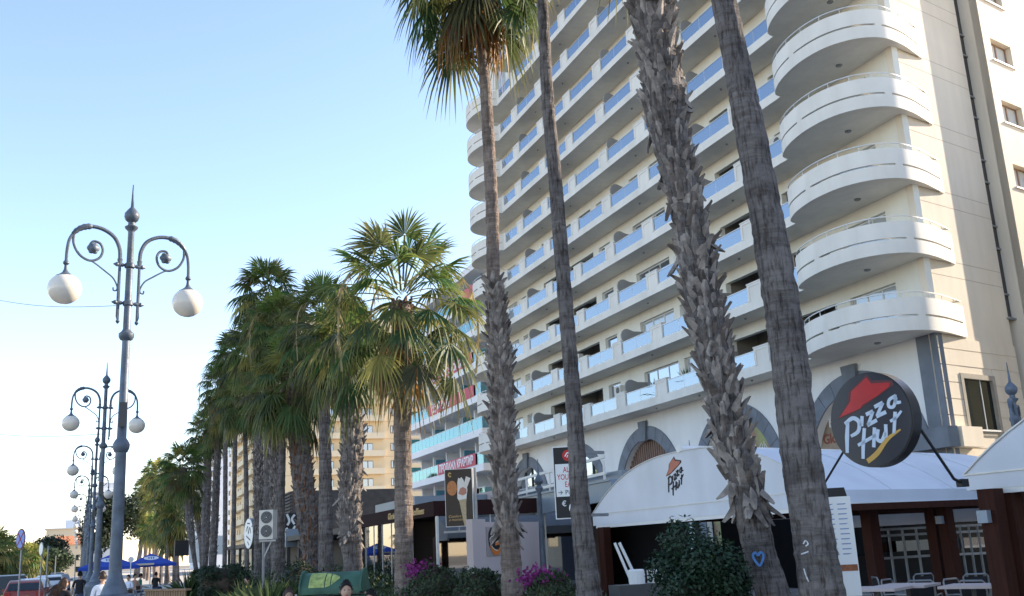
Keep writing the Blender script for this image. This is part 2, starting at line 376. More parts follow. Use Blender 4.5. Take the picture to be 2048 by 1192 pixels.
# facade wall (piers and lintels, openings left free)
b = MB()
edges = [29.5]
for i in range(NF):
    z0 = ZB0+FH*i; zs = z0+.2; zh = z0+2.5; z1 = z0+FH
    y = 29.5
    for (a, c, t, n) in OPEN:
        b.box((WX, y, z0), (WX+.3, a, z1)); y = c
        b.box((WX, a, zh), (WX+.3, c, z1))
        if t == 'win' and n == 1: b.box((WX, a, z0), (WX+.3, c, zs+.02))
    b.box((WX, y, z0), (WX+.3, 76.2, z1))
b.build('facade_wall', M['plaster'], hotel)
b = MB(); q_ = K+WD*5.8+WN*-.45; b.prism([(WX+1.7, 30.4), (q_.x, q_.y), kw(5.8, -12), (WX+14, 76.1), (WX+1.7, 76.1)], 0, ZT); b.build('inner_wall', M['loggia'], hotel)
b = MB()
for i in range(NF+1): b.box((WX+.3, 30.2, ZB0+FH*i), (WX+1.68, 76.1, ZB0+FH*i+.2))
b.build('inner_floors', M['soffit'], hotel)
b = MB()
for (a, c, t, n) in OPEN:
    if t == 'log':
        for yy in (a-.12, c): b.box((WX+.3, yy, ZB0), (WX+1.68, yy+.12, ZT-.02))
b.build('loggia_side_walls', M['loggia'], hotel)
b = MB(); b.box((WX, 76.2, 0), (WX+14, 76.5, ZT)); b.box((WX+.0, 76.0, ZT), (WX+14, 29.9, ZT+.4)); b.build('far_end_wall', M['endwall'], hotel)
# windows
win_proto = {}
def make_window(n, wdt):
    f = MB()
    for zz in (.0, 2.2): f.box((.0, 0, zz), (.07, wdt, zz+.07))
    for k in range(n+1): yy = min(wdt-.06, k*wdt/n); f.box((.002, yy, .07), (.068, yy+.06, 2.2))
    fo = f.build('window', M['frame'], None, link=True)
    g = MB(); g.box((.03, .03, .04), (.04, wdt-.03, 2.23)); go = g.build('pane', M['wglass'], fo)
    return fo
def place_part(proto, parent, loc):
    c = dup(proto, parent); c.location = loc; return c
rnd = random.Random(4)
for (a, c, t, n) in OPEN:
    if t != 'win': continue
    pr = make_window(n, c-a-.04)
    for i in range(NF):
        o = pr if i == 0 else dup(pr)
        if rnd.random() < .45:
            for ch in o.children: ch.material_slots[0].link = 'OBJECT'; ch.material_slots[0].material = M['cglass']
        o.parent = hotel; o.location = (WX+.16, a+.02, ZB0+FH*i+.22)
b = MB()
for (a, c, t, n) in OPEN:
    if t == 'log':
        for i in range(NF):
            z = ZB0+FH*i+.2; b.box((WX+1.62, a+.3, z), (WX+1.69, a+.3+min(1.8, c-a-.6), z+2.1))
b.build('loggia_doors', M['wglass'], hotel)
# straight balconies
PAN = [(66.3, 67.5), (61.65, 62.7), (56.95, 58.05), (52.25, 53.4), (47.4, 48.65), (42.75, 43.9), (38.0, 39.15)]
ends = [70.0]+[v for p in PAN for v in (p[1], p[0])]+[35.12]
bays = [(ends[i+1], ends[i]) for i in range(0, len(ends), 2)]
def make_balcony():
    s = MB(); s.box((FX, 35.0, 0), (WX-.002, 70.4, .2)); s.box((FX, 35.0, .2), (FX+.12, 70.4, .41))
    s.box((FX-.015, 35.0, -.03), (FX+.06, 70.4, -.001))
    for (y0, y1) in PAN:
        s.box((FX, y0, .41), (FX+.14, y1, 1.25)); s.box((FX-.04, y0-.04, 1.25), (FX+.2, y1+.04, 1.31))
        for (p, q, r_, t_) in ((y0+.001, y0+.16, .42, 1.24), (y1-.16, y1-.001, .42, 1.24)): s.box((FX-.03, p, r_), (FX-.001, q, t_))
        s.box((FX-.03, y0+.16, 1.12), (FX-.001, y1-.16, 1.24))
    s.box((FX, 70.0, .41), (FX+.14, 70.4, 1.31))
    so = s.build('balcony', M['white_paint'])
    for (y0, y1) in bays:
        g = MB(); g.box((FX+.04, y0+.05, .46), (FX+.055, y1-.05, 1.12)); go = g.build('glass_panel', M['bglass'], so)
    r_ = MB()
    for (y0, y1) in bays:
        r_.box((FX+.02, y0, 1.12), (FX+.09, y1, 1.16)); r_.box((FX+.02, y0, .412), (FX+.09, y1, .45))
        r_.box((FX+.02, y0, .45), (FX+.08, y0+.035, 1.12)); r_.box((FX+.02, y1-.035, .45), (FX+.08, y1, 1.12))
        m_ = (y0+y1)/2; r_.box((FX+.035, m_-.008, .45), (FX+.065, m_+.008, 1.12))
    r_.build('glass_rail', M['rail'], so)
    for yy in (66.35, 52.3, 42.8):
        d = MB(); prof = [(0, .2), (0, 1.35)]+[(.12+.36-.36*math.cos(t)-.12, 1.55+.36*math.sin(t)+.0) for t in [math.pi*k/8*.62 for k in range(1, 9)]]
        prof = [(.06, .42), (.06, 1.3), (.0, 1.45), (.0, 1.65), (.08, 1.85), (.25, 1.98), (.45, 2.0), (.65, 1.93), (.85, 1.86), (1.55, 1.86), (1.55, .21), (.12, .21), (.12, .42)]
        d.plate(prof, (FX+.03, yy, 0), (1, 0, 0), (0, 0, 1), .1); d.build('partition', M['divider'], so)
    li = MB()
    for yy in (64.5, 59.5, 50.0, 45.4, 40.6): li.lathe((FX+.75, yy, -.07), [(.05, 0), (.06, .03), (.06, .069)], 8)
    li.build('ceiling_lamp', M['steel'], so)
    return so
bal0 = make_balcony()
for i in range(NF):
    o = bal0 if i == 0 else dup(bal0)
    o.parent = hotel; o.location = (0, 0, ZB0+FH*i)
for k, (y, fl, kind) in enumerate([(60.6, 1, 0), (54.6, 3, 1), (46.6, 2, 0), (40.6, 4, 1), (64.8, 5, 0), (50.4, 6, 1), (36.8, 3, 0), (59.6, 7, 1), (45.6, 8, 0), (41.0, 7, 1), (55.0, 0, 0), (36.4, 6, 1)]):
    z = ZB0+FH*fl+.2; b = MB()
    if kind == 0:
        b.box((WX-.42, y, z+1.35), (WX-.08, y+.85, z+1.95)); b.box((WX-.08, y+.1, z+1.3), (WX-.002, y+.15, z+1.9)); o = b.build('wall_air_conditioner', M['ac_white'])
        b = MB(); b.lathe((0, 0, 0), [(.22, 0), (.22, .01)], 16); b.v = [Vector((WX-.425-v.z, y+.35+v.x, z+1.65+v.y)) for v in b.v]; b.build('fan_grille', M['dframe'], o)
        tag(o, f'small white air conditioner on the hotel wall, balcony level {fl+1} up from the arches', 'air conditioner', 'air conditioners on the hotel balconies')
    else:
        b.box((FX+.5, y, z+.95), (FX+.56, y+.9, z+1.28)); o = b.build('hanging_towel', M['cloth_white'] if k % 4 == 1 else mat('towel_%s' % 'blue', (.25, .4, .6), .9, .1, 5)); b = MB(); b.tube([(FX+.53, y-.2, z+1.28), (FX+.53, y+1.1, z+1.28)], .012, 5); b.tube([(FX+.53, y-.2, z), (FX+.53, y-.2, z+1.28)], .012, 5); b.tube([(FX+.53, y+1.1, z), (FX+.53, y+1.1, z+1.28)], .012, 5); b.build('drying_rack', M['rail'], o)
        tag(o, f'towel on a drying rack behind the glass of balcony level {fl+1} up from the arches', 'towel', 'towels on the hotel balconies')
# round corner balconies
def catmull(P, n=6):
    P = [Vector(p) for p in P]; Q = []
    for i in range(len(P)-1):
        p0 = P[max(i-1, 0)]; p1 = P[i]; p2 = P[i+1]; p3 = P[min(i+2, len(P)-1)]
        for k in range(n):
            u = k/n; Q.append(.5*((2*p1)+(p2-p0)*u+(2*p0-5*p1+4*p2-p3)*u*u+(3*p1-p0-3*p2+p3)*u**3))
    Q.append(P[-1]); return Q
RP = [(28.35, 35.0), (27.85, 34.78), (27.38, 33.95), (27.08, 32.9), (26.97, 31.8), (27.1, 30.7), (27.5, 29.85), (28.15, 29.25), (29.05, 28.98), (30.2, 29.2), (31.25, 29.62), (32.1, 30.0)]
def make_round(P, name, mirror=False):
    C_ = catmull(P)
    if mirror: C_ = [Vector((p.x, 105.4-p.y)) for p in C_]
    s = MB(); inner = [(WX, 29.52), (WX, 34.98)] if not mirror else [(WX, 70.42), (WX, 75.9)]
    poly = [(p.x, p.y) for p in C_]+([(29.92, 29.5), (29.898, 35.0)] if not mirror else [(29.9, 76.2), (29.9, 70.4)])
    s.prism(poly, 0, .2)
    T = .14 if not mirror else -.14
    N = len(C_)
    s.wallstrip(C_, .2, .52, T); s.wallstrip(C_, .60, 1.27, T)
    for (i0, i1) in ((0, 2), (int(N*.30), int(N*.30)+2), (int(N*.70), int(N*.70)+2), (N-3, N-1)): s.wallstrip(C_[i0:i1+1], .519, .601, T)
    # thin drip moulding under the edge
    out = []
    s.wallstrip([(p.x, p.y) for p in C_], -.03, .0, T*.4)
    so = s.build('round_balcony', M['white_paint'], None, smooth=True)
    h = MB(); hp = []
    for i, p in enumerate(C_):
        d = (C_[min(i+1, N-1)]-C_[max(i-1, 0)]).normalized(); q = p+Vector((-d.y, d.x))*T*.5; hp.append((q.x, q.y, 1.5))
    h.tube(hp, .028, 6)
    for i in range(1, N, 6): h.tube([(hp[i][0], hp[i][1], 1.27), hp[i]], .016, 5)
    h.build('handrail', M['rail'], so, smooth=True)
    l_ = MB(); l_.lathe((28.9, 31.6 if not mirror else 73.8, -.07), [(.10, 0), (.14, .03), (.14, .069)], 12); l_.build('ceiling_lamp', M['steel'], so)
    return so
for mir in (False, True):
    r0 = make_round(RP, 'round_balcony', mir)
    for i in range(NF if not mir else 10):
        o = r0 if i == 0 else dup(r0)
        o.parent = hotel; o.location = (0, 0, ZB0+FH*i)
# end wall along WD : stone base and plaster above, slot window, stepped-out wing
WSX = 6.30
def wbox(mb, s0, s1, o0, o1, z0, z1, mi=0):
    P = [kw(s0, o0), kw(s1, o0), kw(s1, o1), kw(s0, o1)]; mb.prism(P, z0, z1, mi)
b = MB(); wbox(b, 0.0, 5.84, -.3, 0, 9.05, ZT)
wbox(b, 5.84, 7.2, -.8, -.5, 5.0, 10.25); b.build('end_wall', M['endwall'], hotel)
b = MB()
zj = [0, .7, 1.37, 2.04, 2.71, 3.38, 4.05, 4.65, 5.28, 5.92, 6.56, 7.22, 7.90, 8.56, 9.05]
for z0, z1 in zip(zj[:-1], zj[1:]):
    for (s0, s1) in ((.0, 1.28), (3.70, 5.84)) if 5.1 < z0 < 7.6 else ((.0, 5.84),): wbox(b, s0, s1, -.3, .05, z0+.02, z1-.02)
wbox(b, .0, 1.28, -.3, .03, 0, 9.05); wbox(b, 3.7, 5.84, -.3, .03, 0, 9.05); wbox(b, 1.28, 3.7, -.3, .03, 0, 5.28); wbox(b, 1.28, 3.7, -.3, .03, 7.62, 9.05)
b.build('stone_cladding', M['endwall'], hotel)
b = MB()
for (s0, s1, z0, z1) in ((1.22, 1.42, 5.15, 7.62), (3.56, 3.76, 5.15, 7.62), (1.42, 3.56, 7.42, 7.62), (1.42, 3.56, 5.15, 5.33)): wbox(b, s0, s1, -.1, .09, z0, z1)
fr = b.build('ground_window', mat('stone_frame', (.30, .27, .22), .8, .15, 3), hotel)
b = MB(); wbox(b, 1.42, 3.56, -.07, -.05, 5.33, 7.42); b.build('pane', glass_mat('deep_glass', (.012, .014, .014), .03, .05, False, (.4, .5, .5)), fr)
b = MB(); wbox(b, 1.42, 3.56, -.06, .14, 5.33, 5.40); wbox(b, 2.75, 2.79, -.05, -.02, 5.4, 7.42); b.build('sill', M['frame'], fr)
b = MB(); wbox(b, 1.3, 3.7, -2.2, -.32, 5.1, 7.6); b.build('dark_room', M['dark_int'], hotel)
b = MB(); wbox(b, 5.84, WSX, -.10, -.08, 10.3, ZT); sl = b.build('stair_window', mat('dark_stair_glass', (.035, .035, .04), .15, .1, 2), hotel)
b = MB(); z = 10.3
while z < ZT:
    wbox(b, 5.84, WSX, -.08, -.01, z, z+.07); wbox(b, 5.84, WSX, -.08, -.01, z+1.04, z+1.11); z += FH
wbox(b, 5.7, WSX, -.08, .12, 10.22, 10.30); b.build('mullion', M['steel'], sl)
# plaster joints on the end wall
b = MB()
for i in range(1, NF+1):
    for dz in (.05, -.62): wbox(b, 0.3, 5.82, .0, .004, ZB0+FH*i+dz, ZB0+FH*i+dz+.025)
b.build('plaster_joints', mat('joint_line', (.42, .36, .29), .9, .1, 2), hotel)
# wing
WO = .8
b = MB()
WINW = (8.3, 10.15)
WS = 6.3
# return wall from slot to wing front
wbox(b, WS, WS+.3, -.5, WO-.001, 0, ZT)
zw = [22.4+FH*k-18.6 for k in range(0, 14)]
wz = [(16.2-FH*4+FH*k-.0, 17.3-FH*4+FH*k+.0) for k in range(0, 13)]
cur = 0
for (z0, z1) in wz:
    if z1 > ZT: break
    wbox(b, WS, 30, WO-.35, WO, cur, z0); 
    wbox(b, WS, 6.95, WO-.35, WO, z0, z1); wbox(b, 8.75, 12.2, WO-.35, WO, z0, z1); wbox(b, 14.0, 30, WO-.35, WO, z0, z1); cur = z1
wbox(b, WS, 30, WO-.35, WO, cur, ZT)
wbox(b, WS+.3, 30, -12, WO-1.2, 0, ZT)
b.build('wing_wall', M['endwall'], hotel)
for (s0, s1) in ((6.95, 8.75), (12.2, 14.0)):
    for (z0, z1) in wz:
        if z1 > ZT or z0 < 5: continue
        b = MB(); wbox(b, s0, s1, WO-.30, WO-.26, z0, z0+.06); wbox(b, s0, s1, WO-.30, WO-.26, z1-.06, z1)
        for s in (s0, s0+.86, s1-.07): wbox(b, s, s+.07, WO-.30, WO-.26, z0+.06, z1-.06)
        wf = b.build('wing_window', mat('wood_window', (.30, .19, .12), .6, .2, 6) if 'wood_window' not in bpy.data.materials else bpy.data.materials['wood_window'], hotel)
        b = MB(); wbox(b, s0+.05, s1-.05, WO-.33, WO-.31, z0, z1); b.build('curtain', M['curtain'], wf)
        b = MB(); wbox(b, s0-.1, s1+.1, WO-.25, WO+.08, z0-.07, z0-.002); b.build('sill', M['frame'], wf)
# lower ledge block beside the last arch
b = MB(); wbox(b, -.1, 1.35, .0, .55, 4.65, 5.42); b.build('ledge', M['endwall'], hotel)
b = MB(); b.box((WX-.6, 29.0, 4.66), (WX-.1, 31.0, 5.44)); b.build('ledge_end', M['grey_stone'], hotel)
# pilaster of dark stone
b = MB(); b.box((WX-.06, 29.47, 0), (WX+.3, 30.5, 9.14)); b.build('corner_pilaster', M['grey_stone'], hotel)
# arcade base
AC = [71.7, 62.4, 53.1, 43.8, 34.5]; ARI = 3.35; ARO = 4.12; AZC = 4.35
b = MB(); N = 24
yprev = 30.5
for yc in reversed(AC):
    b.box((WX, yprev, 0), (WX+.3, yc-ARI, 9.15)); yprev = yc+ARI
    for k in range(N):
        t0 = math.pi*k/N; t1 = math.pi*(k+1)/N
        p0 = (yc-ARI*math.cos(t0), AZC+ARI*math.sin(t0)); p1 = (yc-ARI*math.cos(t1), AZC+ARI*math.sin(t1))
        b.plate([(p0[0], p0[1]), (p1[0], p1[1]), (p1[0], 9.15), (p0[0], 9.15)], (WX, 0, 0), (0, 1, 0), (0, 0, 1), .3)
        b.plate([(yc-ARI*math.cos(t0), AZC+ARI*math.sin(t0)), (yc-ARI*math.cos(t1), AZC+ARI*math.sin(t1)), (yc-(ARI+.01)*math.cos(t1), AZC+(ARI+.01)*math.sin(t1)), (yc-(ARI+.01)*math.cos(t0), AZC+(ARI+.01)*math.sin(t0))], (WX+.3, 0, 0), (0, 1, 0), (0, 0, 1), .7)
b.box((WX, yprev, 0), (WX+.3, 76.2, 9.15))
b.build('arcade_wall', M['base_wall'], hotel)
for j, yc in enumerate(AC):
    b = MB(); nb = 13
    for k in range(nb):
        t0 = math.pi*(k+.015)/nb; t1 = math.pi*(k+.985)/nb; pl = []
        for q in range(5): t = t0+(t1-t0)*q/4; pl.append((yc-ARO*math.cos(t), AZC+ARO*math.sin(t)))
        for q in range(4, -1, -1): t = t0+(t1-t0)*q/4; pl.append((yc-ARI*math.cos(t), AZC+ARI*math.sin(t)))
        b.plate(pl, (WX-.07, 0, 0), (0, 1, 0), (0, 0, 1), .069)
    for sg in (-1, 1):
        for q in range(6): b.box((WX-.07, yc+sg*ARI, q*.72+.01), (WX-.001, yc+sg*ARO, q*.72+.71))
    ar = b.build('arch', M['grey_stone'], hotel)
    b = MB(); b.plate([(yc-.33, AZC+ARI-.12), (yc+.33, AZC+ARI-.12), (yc+.47, AZC+ARO+.30), (yc-.47, AZC+ARO+.30)], (WX-.2, 0, 0), (0, 1, 0), (0, 0, 1), .128); b.build('keystone', M['grey_stone'], ar)
    # infill
    inf = MB()
    if j == 2:
        for q in range(26):
            yy = yc-ARI+q*ARI*2/26; h = AZC+math.sqrt(max(0, ARI**2-(yy+.1-yc)**2))-.03
            inf.box((WX+.30, yy, .0), (WX+.38, yy+.17, h))
        inf.build('slat_screen', M['slat_brown'], ar)
        inf = MB(); inf.plate([(yc-ARI*math.cos(math.pi*k/20), AZC+ARI*math.sin(math.pi*k/20)) for k in range(21)]+[(yc+ARI, 0), (yc-ARI, 0)], (WX+.5, 0, 0), (0, 1, 0), (0, 0, 1), .05); inf.build('screen_backing', M['dark_int'], ar)
    else:
        inf.plate([(yc-ARI*math.cos(math.pi*k/20), AZC+ARI*math.sin(math.pi*k/20)) for k in range(21)]+[(yc+ARI, 0), (yc-ARI, 0)], (WX+.40, 0, 0), (0, 1, 0), (0, 0, 1), .05)
        inf.build('arch_panel', M['mural'] if j == 4 else (M['mural_green'] if j == 3 else M['wglass']), ar)
        if j in (0, 1):
            fm = MB()
            for q in range(-2, 3): fm.box((WX+.31, yc+q*1.3-.04, 0), (WX+.39, yc+q*1.3+.04, AZC+math.sqrt(ARI**2-(q*1.3)**2)-.05))
            fm.box((WX+.31, yc-ARI, AZC-.04), (WX+.39, yc+ARI, AZC+.04)); fm.build('glazing_bars', M['dframe'], ar)
ux = (0, -1, 0); uz = (0, 0, 1)
text('mural_lettering', "Gloria Jean's", .62, (WX+.39, 37.4, 5.65), ux, uz, M['mural_letter'], hotel, .01, .012)
text('mural_lettering', "Coffees", .62, (WX+.39, 42.7, 5.35), ux, uz, M['mural_letter'], hotel, .01, .012)
text('mural_lettering', "P  P  H", .75, (WX+.39, 36.9, 6.35), ux, uz, M['white_text'], hotel, .01)
b = MB()
for k, (y, z, s_) in enumerate([(36.6, 6.9, .5), (35.6, 7.1, .4), (34.6, 6.8, .5), (45.2, 6.6, .6), (43.0, 6.3, .5), (42.0, 6.0, .4)]):
    for q in range(4): b.obox((WX+.39, y+.18*q-.3, z+.12*(q % 2)), (.01, .03, s_), Matrix.Rotation(R(25*q-30), 3, 'X'))
b.build('mural_pattern', M['white_text'], hotel)
# pink sign on the second arch
text('pink_sign', 'OK', .9, (WX-.35, 60.3, 5.2), ux, uz, M['pink'], hotel, .08, .03)
# small drain spouts / planters visible on balconies
def shrublet(name, c, r, parent, n=60, seed=1, col=(.05, .09, .03)):
    rn = random.Random(seed); m = MB(); m.c = col
    for k in range(n):
        a = rn.uniform(0, 6.28); e = rn.uniform(-.2, 1.4); L = r*rn.uniform(.6, 1.1)
        d = Vector((math.cos(a)*math.cos(e), math.sin(a)*math.cos(e), math.sin(e))); p = Vector(c)
        sd = d.cross(Vector((0, 0, 1))).normalized()*.03; m.c = tuple(x*rn.uniform(.7, 1.4) for x in col)
        m.add([p-sd, p+sd, p+d*L*.6+sd+Vector((0, 0, .05)), p+d*L, p+d*L*.6-sd], [(0, 1, 2, 3, 4)])
    return m.build(name, M['shrub'], parent)
for k, (y, z) in enumerate([(49.6, ZB0+.3), (46.2, ZB0+.3), (43.6, ZB0+.5), (36.5, ZB0+.4)]):
    p = shrublet('potted_plant', (FX+.6, y, z+.45), 1.0, None, 70, k)
    q = MB(); q.lathe((FX+.6, y, z-.08), [(.16, 0), (.22, .45), (.24, .47)], 12); q.build('plant_pot', M['white_paint'], p)
    tag(p, ['spiky potted plant on the lowest balcony beside the third round-topped partition', 'leafy potted plant behind the lowest balcony glass left of the big boot-covered palm', 'tall potted plant behind the lowest balcony glass hidden partly by the boot-covered palm', 'pale potted palm behind the lowest balcony glass next to the round balcony'][k], 'potted plant', 'potted plants on the hotel balconies')
# ================================================================ WHITE APARTMENTS
apt = thing('apartment_building', 'white apartment block with turquoise glass balconies and red sale banners', 'apartment block')
AX = 30.0; AY0 = 82.6; AY1 = 108; AF = 3.03; AZ = 8.35
b = MB(); b.box((AX+3.4, AY0+.6, 0), (AX+16, AY1, AZ+AF*6)); b.build('core_wall', M['white'], apt)
b = MB()
for y in [AY0+.6+k*4.4 for k in range(6)]:
    b.box((AX+1.5, y, 0), (AX+1.85, y+.35, AZ+AF*6)); b.box((AX+1.85, y, 0), (AX+3.4, y+.2, AZ+AF*6))
b.box((AX+1.5, AY0+.3, 0), (AX+3.4, AY0+.6, AZ+AF*6)); b.box((AX+3.4, AY0+.3, 0), (AX+16, AY0+.599, AZ+AF*6)); b.build('pier', M['white'], apt)
b = MB()
for i in range(-1, 6):
    z = AZ+AF*i
    for k in range(5):
        y = AY0+.6+k*4.4; b.box((AX+3.33, y+1.6, z+.3), (AX+3.39, y+3.6, z+2.3))
b.build('balcony_doors', M['wglass'], apt)
for i in range(-2, 7):
    z = AZ+AF*i
    b = MB(); b.box((AX, AY0-.9, z), (AX+3.39, AY1, z+.62)); b.box((AX+3.4, AY0-.9, z), (AX+9, AY0+.29, z+.62)); sb = b.build('balcony_slab', M['white'], apt)
    if i == 6: continue
    b = MB(); b.box((AX+.05, AY0-.85, z+.62), (AX+.07, AY1, z+1.6)); b.box((AX+.07, AY0-.87, z+.62), (AX+8.9, AY0-.85, z+1.6)); b.build('glass_panel', M['tealglass'], sb)
    b = MB(); b.box((AX+.03, AY0-.87, z+1.6), (AX+.1, AY1, z+1.65))
    for k in range(20): y = AY0-.8+k*1.3; b.box((AX+.04, y, z+.62), (AX+.08, y+.03, z+1.6))
    b.build('glass_rail', M['rail'], sb)
    for k in (1, 3, 5): b = MB(); b.box((AX+.3, AY0+.62+k*4.4, z+.62), (AX+1.4, AY0+.66+k*4.4, z+2.3)); b.build('balcony_screen', M['tealglass'], sb)
def banner(i, y0, y1, body, size, lab):
    z = AZ+AF*i+.6; b = MB(); b.box((AX-.05, y0, z), (AX-.02, y1, z+1.06)); o = b.build('sale_banner', M['red_banner'], None)
    if body: text('lettering', body, size, (AX-.055, y1-(.4 if len(body) < 16 else .5), z+.22), ux, uz, M['white_text'], o, .01, .03, sx=1.0)
    tag(o, lab, 'banner', 'red banners on the white apartment block')
banner(3, 83.6, 96.6, 'APARTMENTS FOR SALE', 1.02, 'red banner reading APARTMENTS FOR SALE on the white apartment balcony')
banner(2, 83.4, 97.2, '   公 寓 出 售', 1.15, 'red banner with white Chinese characters on the white apartment balcony')
banner(0, 83.6, 94.6, 'ПРОДАЖА КВАРТИР', .98, 'red banner with Cyrillic lettering above the brown ice cream sign')
banner(-1, 83.6, 104, '         8   ЦЕНА  8', .98, 'red banner partly hidden behind the brown coffee shop fascia')
banner(5, 82.6, 85.6, '', 1, 'short blank red banner near the top of the white apartment block')
# ================================================================ PEACH BLOCK
pb = thing('apartment_building', 'distant peach apartment tower with brown windows and stacked balconies', 'apartment block')
PX0 = at(566, 1110, 175).x; PY0 = 172.0; PX1 = 56.0; PFH = 3.05; NPF = 14
b = MB(); b.box((PX0, PY0, 0), (PX1, PY0+80, PFH*NPF)); b.build('tower_wall', M['beige_b'], pb)
b = MB()
for i in range(NPF): b.box((PX0-.02, PY0-.02, PFH*i), (PX1+.02, PY0+80, PFH*i+.08))
b.build('floor_bands', mat('brown_band_line', (.52, .36, .22), .9, .1, 1), pb)  # darker brown line at each floor
wpr = None
frontw = [PX0+2.2, PX0+9.2, PX0+13.2, PX0+20.3, PX0+22.5]
for i in range(1, 11):
    z = PFH*i
    fr_ = MB()
    for x in (PX0+4.6, PX0+11.5):
        fr_.box((x, PY0-1.25, z), (x+5.6, PY0-.03, z+.15)); fr_.box((x, PY0-1.25, z+.15), (x+5.6, PY0-1.1, z+1.0)); fr_.box((x, PY0-1.1, z+.15), (x+.12, PY0-.03, z+1.0)); fr_.box((x+5.48, PY0-1.1, z+.15), (x+5.6, PY0-.03, z+1.0))
    bo = fr_.build('balcony', M['beige_c'], pb)
    for x, ww, z0_ in ((PX0+1.4, 1.0, 1.2), (PX0+6.4, 1.9, .3), (PX0+13.3, 1.9, .3), (PX0+18.4, .8, 1.0)):
        wm = MB(); wm.box((x, PY0-.08, z+z0_), (x+ww, PY0-.025, z+2.35)); wo_ = wm.build('window', M['brownwin'], pb)
        wm = MB()
        for q in range(2): wm = MB(); wm.box((x+.1+q*ww/2, PY0-.1, z+z0_+.1), (x+ww/2-.06+q*ww/2, PY0-.082, z+2.25)); wm.build('pane', M['cglass'], wo_)
for i in range(1, 11):
    z = PFH*i; m_ = MB(); wm = MB()
    for k in range(5):
        y = PY0+6+k*13; m_.box((PX0-1.4, y, z), (PX0-.03, y+9, z+.15)); m_.box((PX0-1.4, y, z+.15), (PX0-1.25, y+9, z+1.05))
        for q in (1.2, 5.4): wm.box((PX0-.08, y+q, z+.2), (PX0-.025, y+q+1.8, z+2.3))
    m_.build('side_balcony', M['beige_c'], pb); wm.build('side_windows', M['brownwin'], pb)
# ================================================================ far white block + low brick house + end-of-street houses
fb = thing('apartment_building', 'plain white tower far down the street beyond the peach tower', 'apartment block')
b = MB(); b.box((28, 330, 0), (60, 380, 36)); b.build('tower_wall', M['white'], fb)
b = MB()
for i in range(11):
    for k in range(3): b.box((27.0, 334+k*14, 3+i*3), (27.98, 343+k*14, 3.9+i*3))
    for k in range(5): b.box((30+k*5.5, 329.9, 3.9+i*3), (32+k*5.5, 329.98, 5.4+i*3))
b.build('windows_and_balconies', M['wglass'], fb)
h = thing('brick_building', 'low red brick and slatted shopfront between the far palm trunks', 'shop')
b = MB(); b.box((13.5, 92, 0), (22, 100, 7.0)); b.build('brick_wall', M['brick_red'], h)
b = MB()
for k in range(16): b.box((13.3, 80.5, 3.0+k*.25), (13.45, 91.5, 3.12+k*.25))
b.box((13.46, 80.5, 0), (22, 91.5, 6.9)); b.build('slat_wall', mat('dark_slats', (.10, .09, .085), .7, .3, 2), h)
def house(px, py, D, wd, hh, dp, label, roofc, wall, lowroof=False):
    p = at(px, 1139, D); t = thing('house', label, 'house', (p.x, p.y, 0))
    b = MB(); b.box((p.x-wd/2, p.y, 0), (p.x+wd/2, p.y+dp, hh)); b.build('wall', wall, t)
    b = MB(); q = [(p.x-wd/2-.5, p.y-.5), (p.x+wd/2+.5, p.y-.5), (p.x+wd/2+.5, p.y+dp+.5), (p.x-wd/2-.5, p.y+dp+.5)]
    if roofc is M['tile_roof']:
        b.add([(x, y, hh) for x, y in q]+[(p.x-wd/4, p.y+dp/2, hh+2.4), (p.x+wd/4, p.y+dp/2, hh+2.4)], [(0, 1, 5, 4), (1, 2, 5), (2, 3, 4, 5), (3, 0, 4), (3, 2, 1, 0)])
    else: b.prism(q, hh, hh+.3); b.box((p.x-2, p.y+2, hh+.3), (p.x+2, p.y+5, hh+2.6))
    b.build('roof', roofc, t)
    nf = int(hh//3)
    for i in range(nf):
        for k in range(int(wd//3.5)):
            x = p.x-wd/2+1.2+k*3.5; m_ = MB(); m_.box((x, p.y-.06, i*3+1), (x+1.5, p.y-.01, i*3+2.4)); m_.build('window', M['wglass'], t)
    return t
house(136, 1120, 290, 13, 8.0, 12, 'cream house with orange tiled roof closing the far end of the road', M['tile_roof'], M['beige_c'])
house(140, 1105, 330, 14, 13.5, 12, 'pale flat roofed building rising behind the orange tiled house', M['white'], M['beige_c'])
house(206, 1090, 260, 6, 19, 14, 'white block seen between the lamp posts and the dark round tree', M['white'], M['white'])
house(160, 1120, 300, 6, 6, 12, 'small white kiosk-like house just right of the orange roofed house', M['tile_roof'], M['white'])
# unseen block added right of frame, sized to shade the nearest palms and awnings
ob = thing('added_shade_block', 'unseen beige block out of frame to the right, added to shade the nearest palms and awnings', 'shade blocker')
b = MB(); b.box((36, -40, 0), (56, 18.4, 21)); b.build('wall', M['endwall'], ob)
b = MB(); b.box((38, 18.401, 0), (50, 28.3, 17)); b.build('added_low_block', M['endwall'], ob)  # lower unseen block, added to shade the mauve wall and awnings
for i in range(1, 7):
    b = MB()
    for k in range(12): b.box((35.93, -38+k*4.3, i*3.2-1.5), (35.99, -36+k*4.3, i*3.2))
    b.build('window_row', M['wglass'], ob)
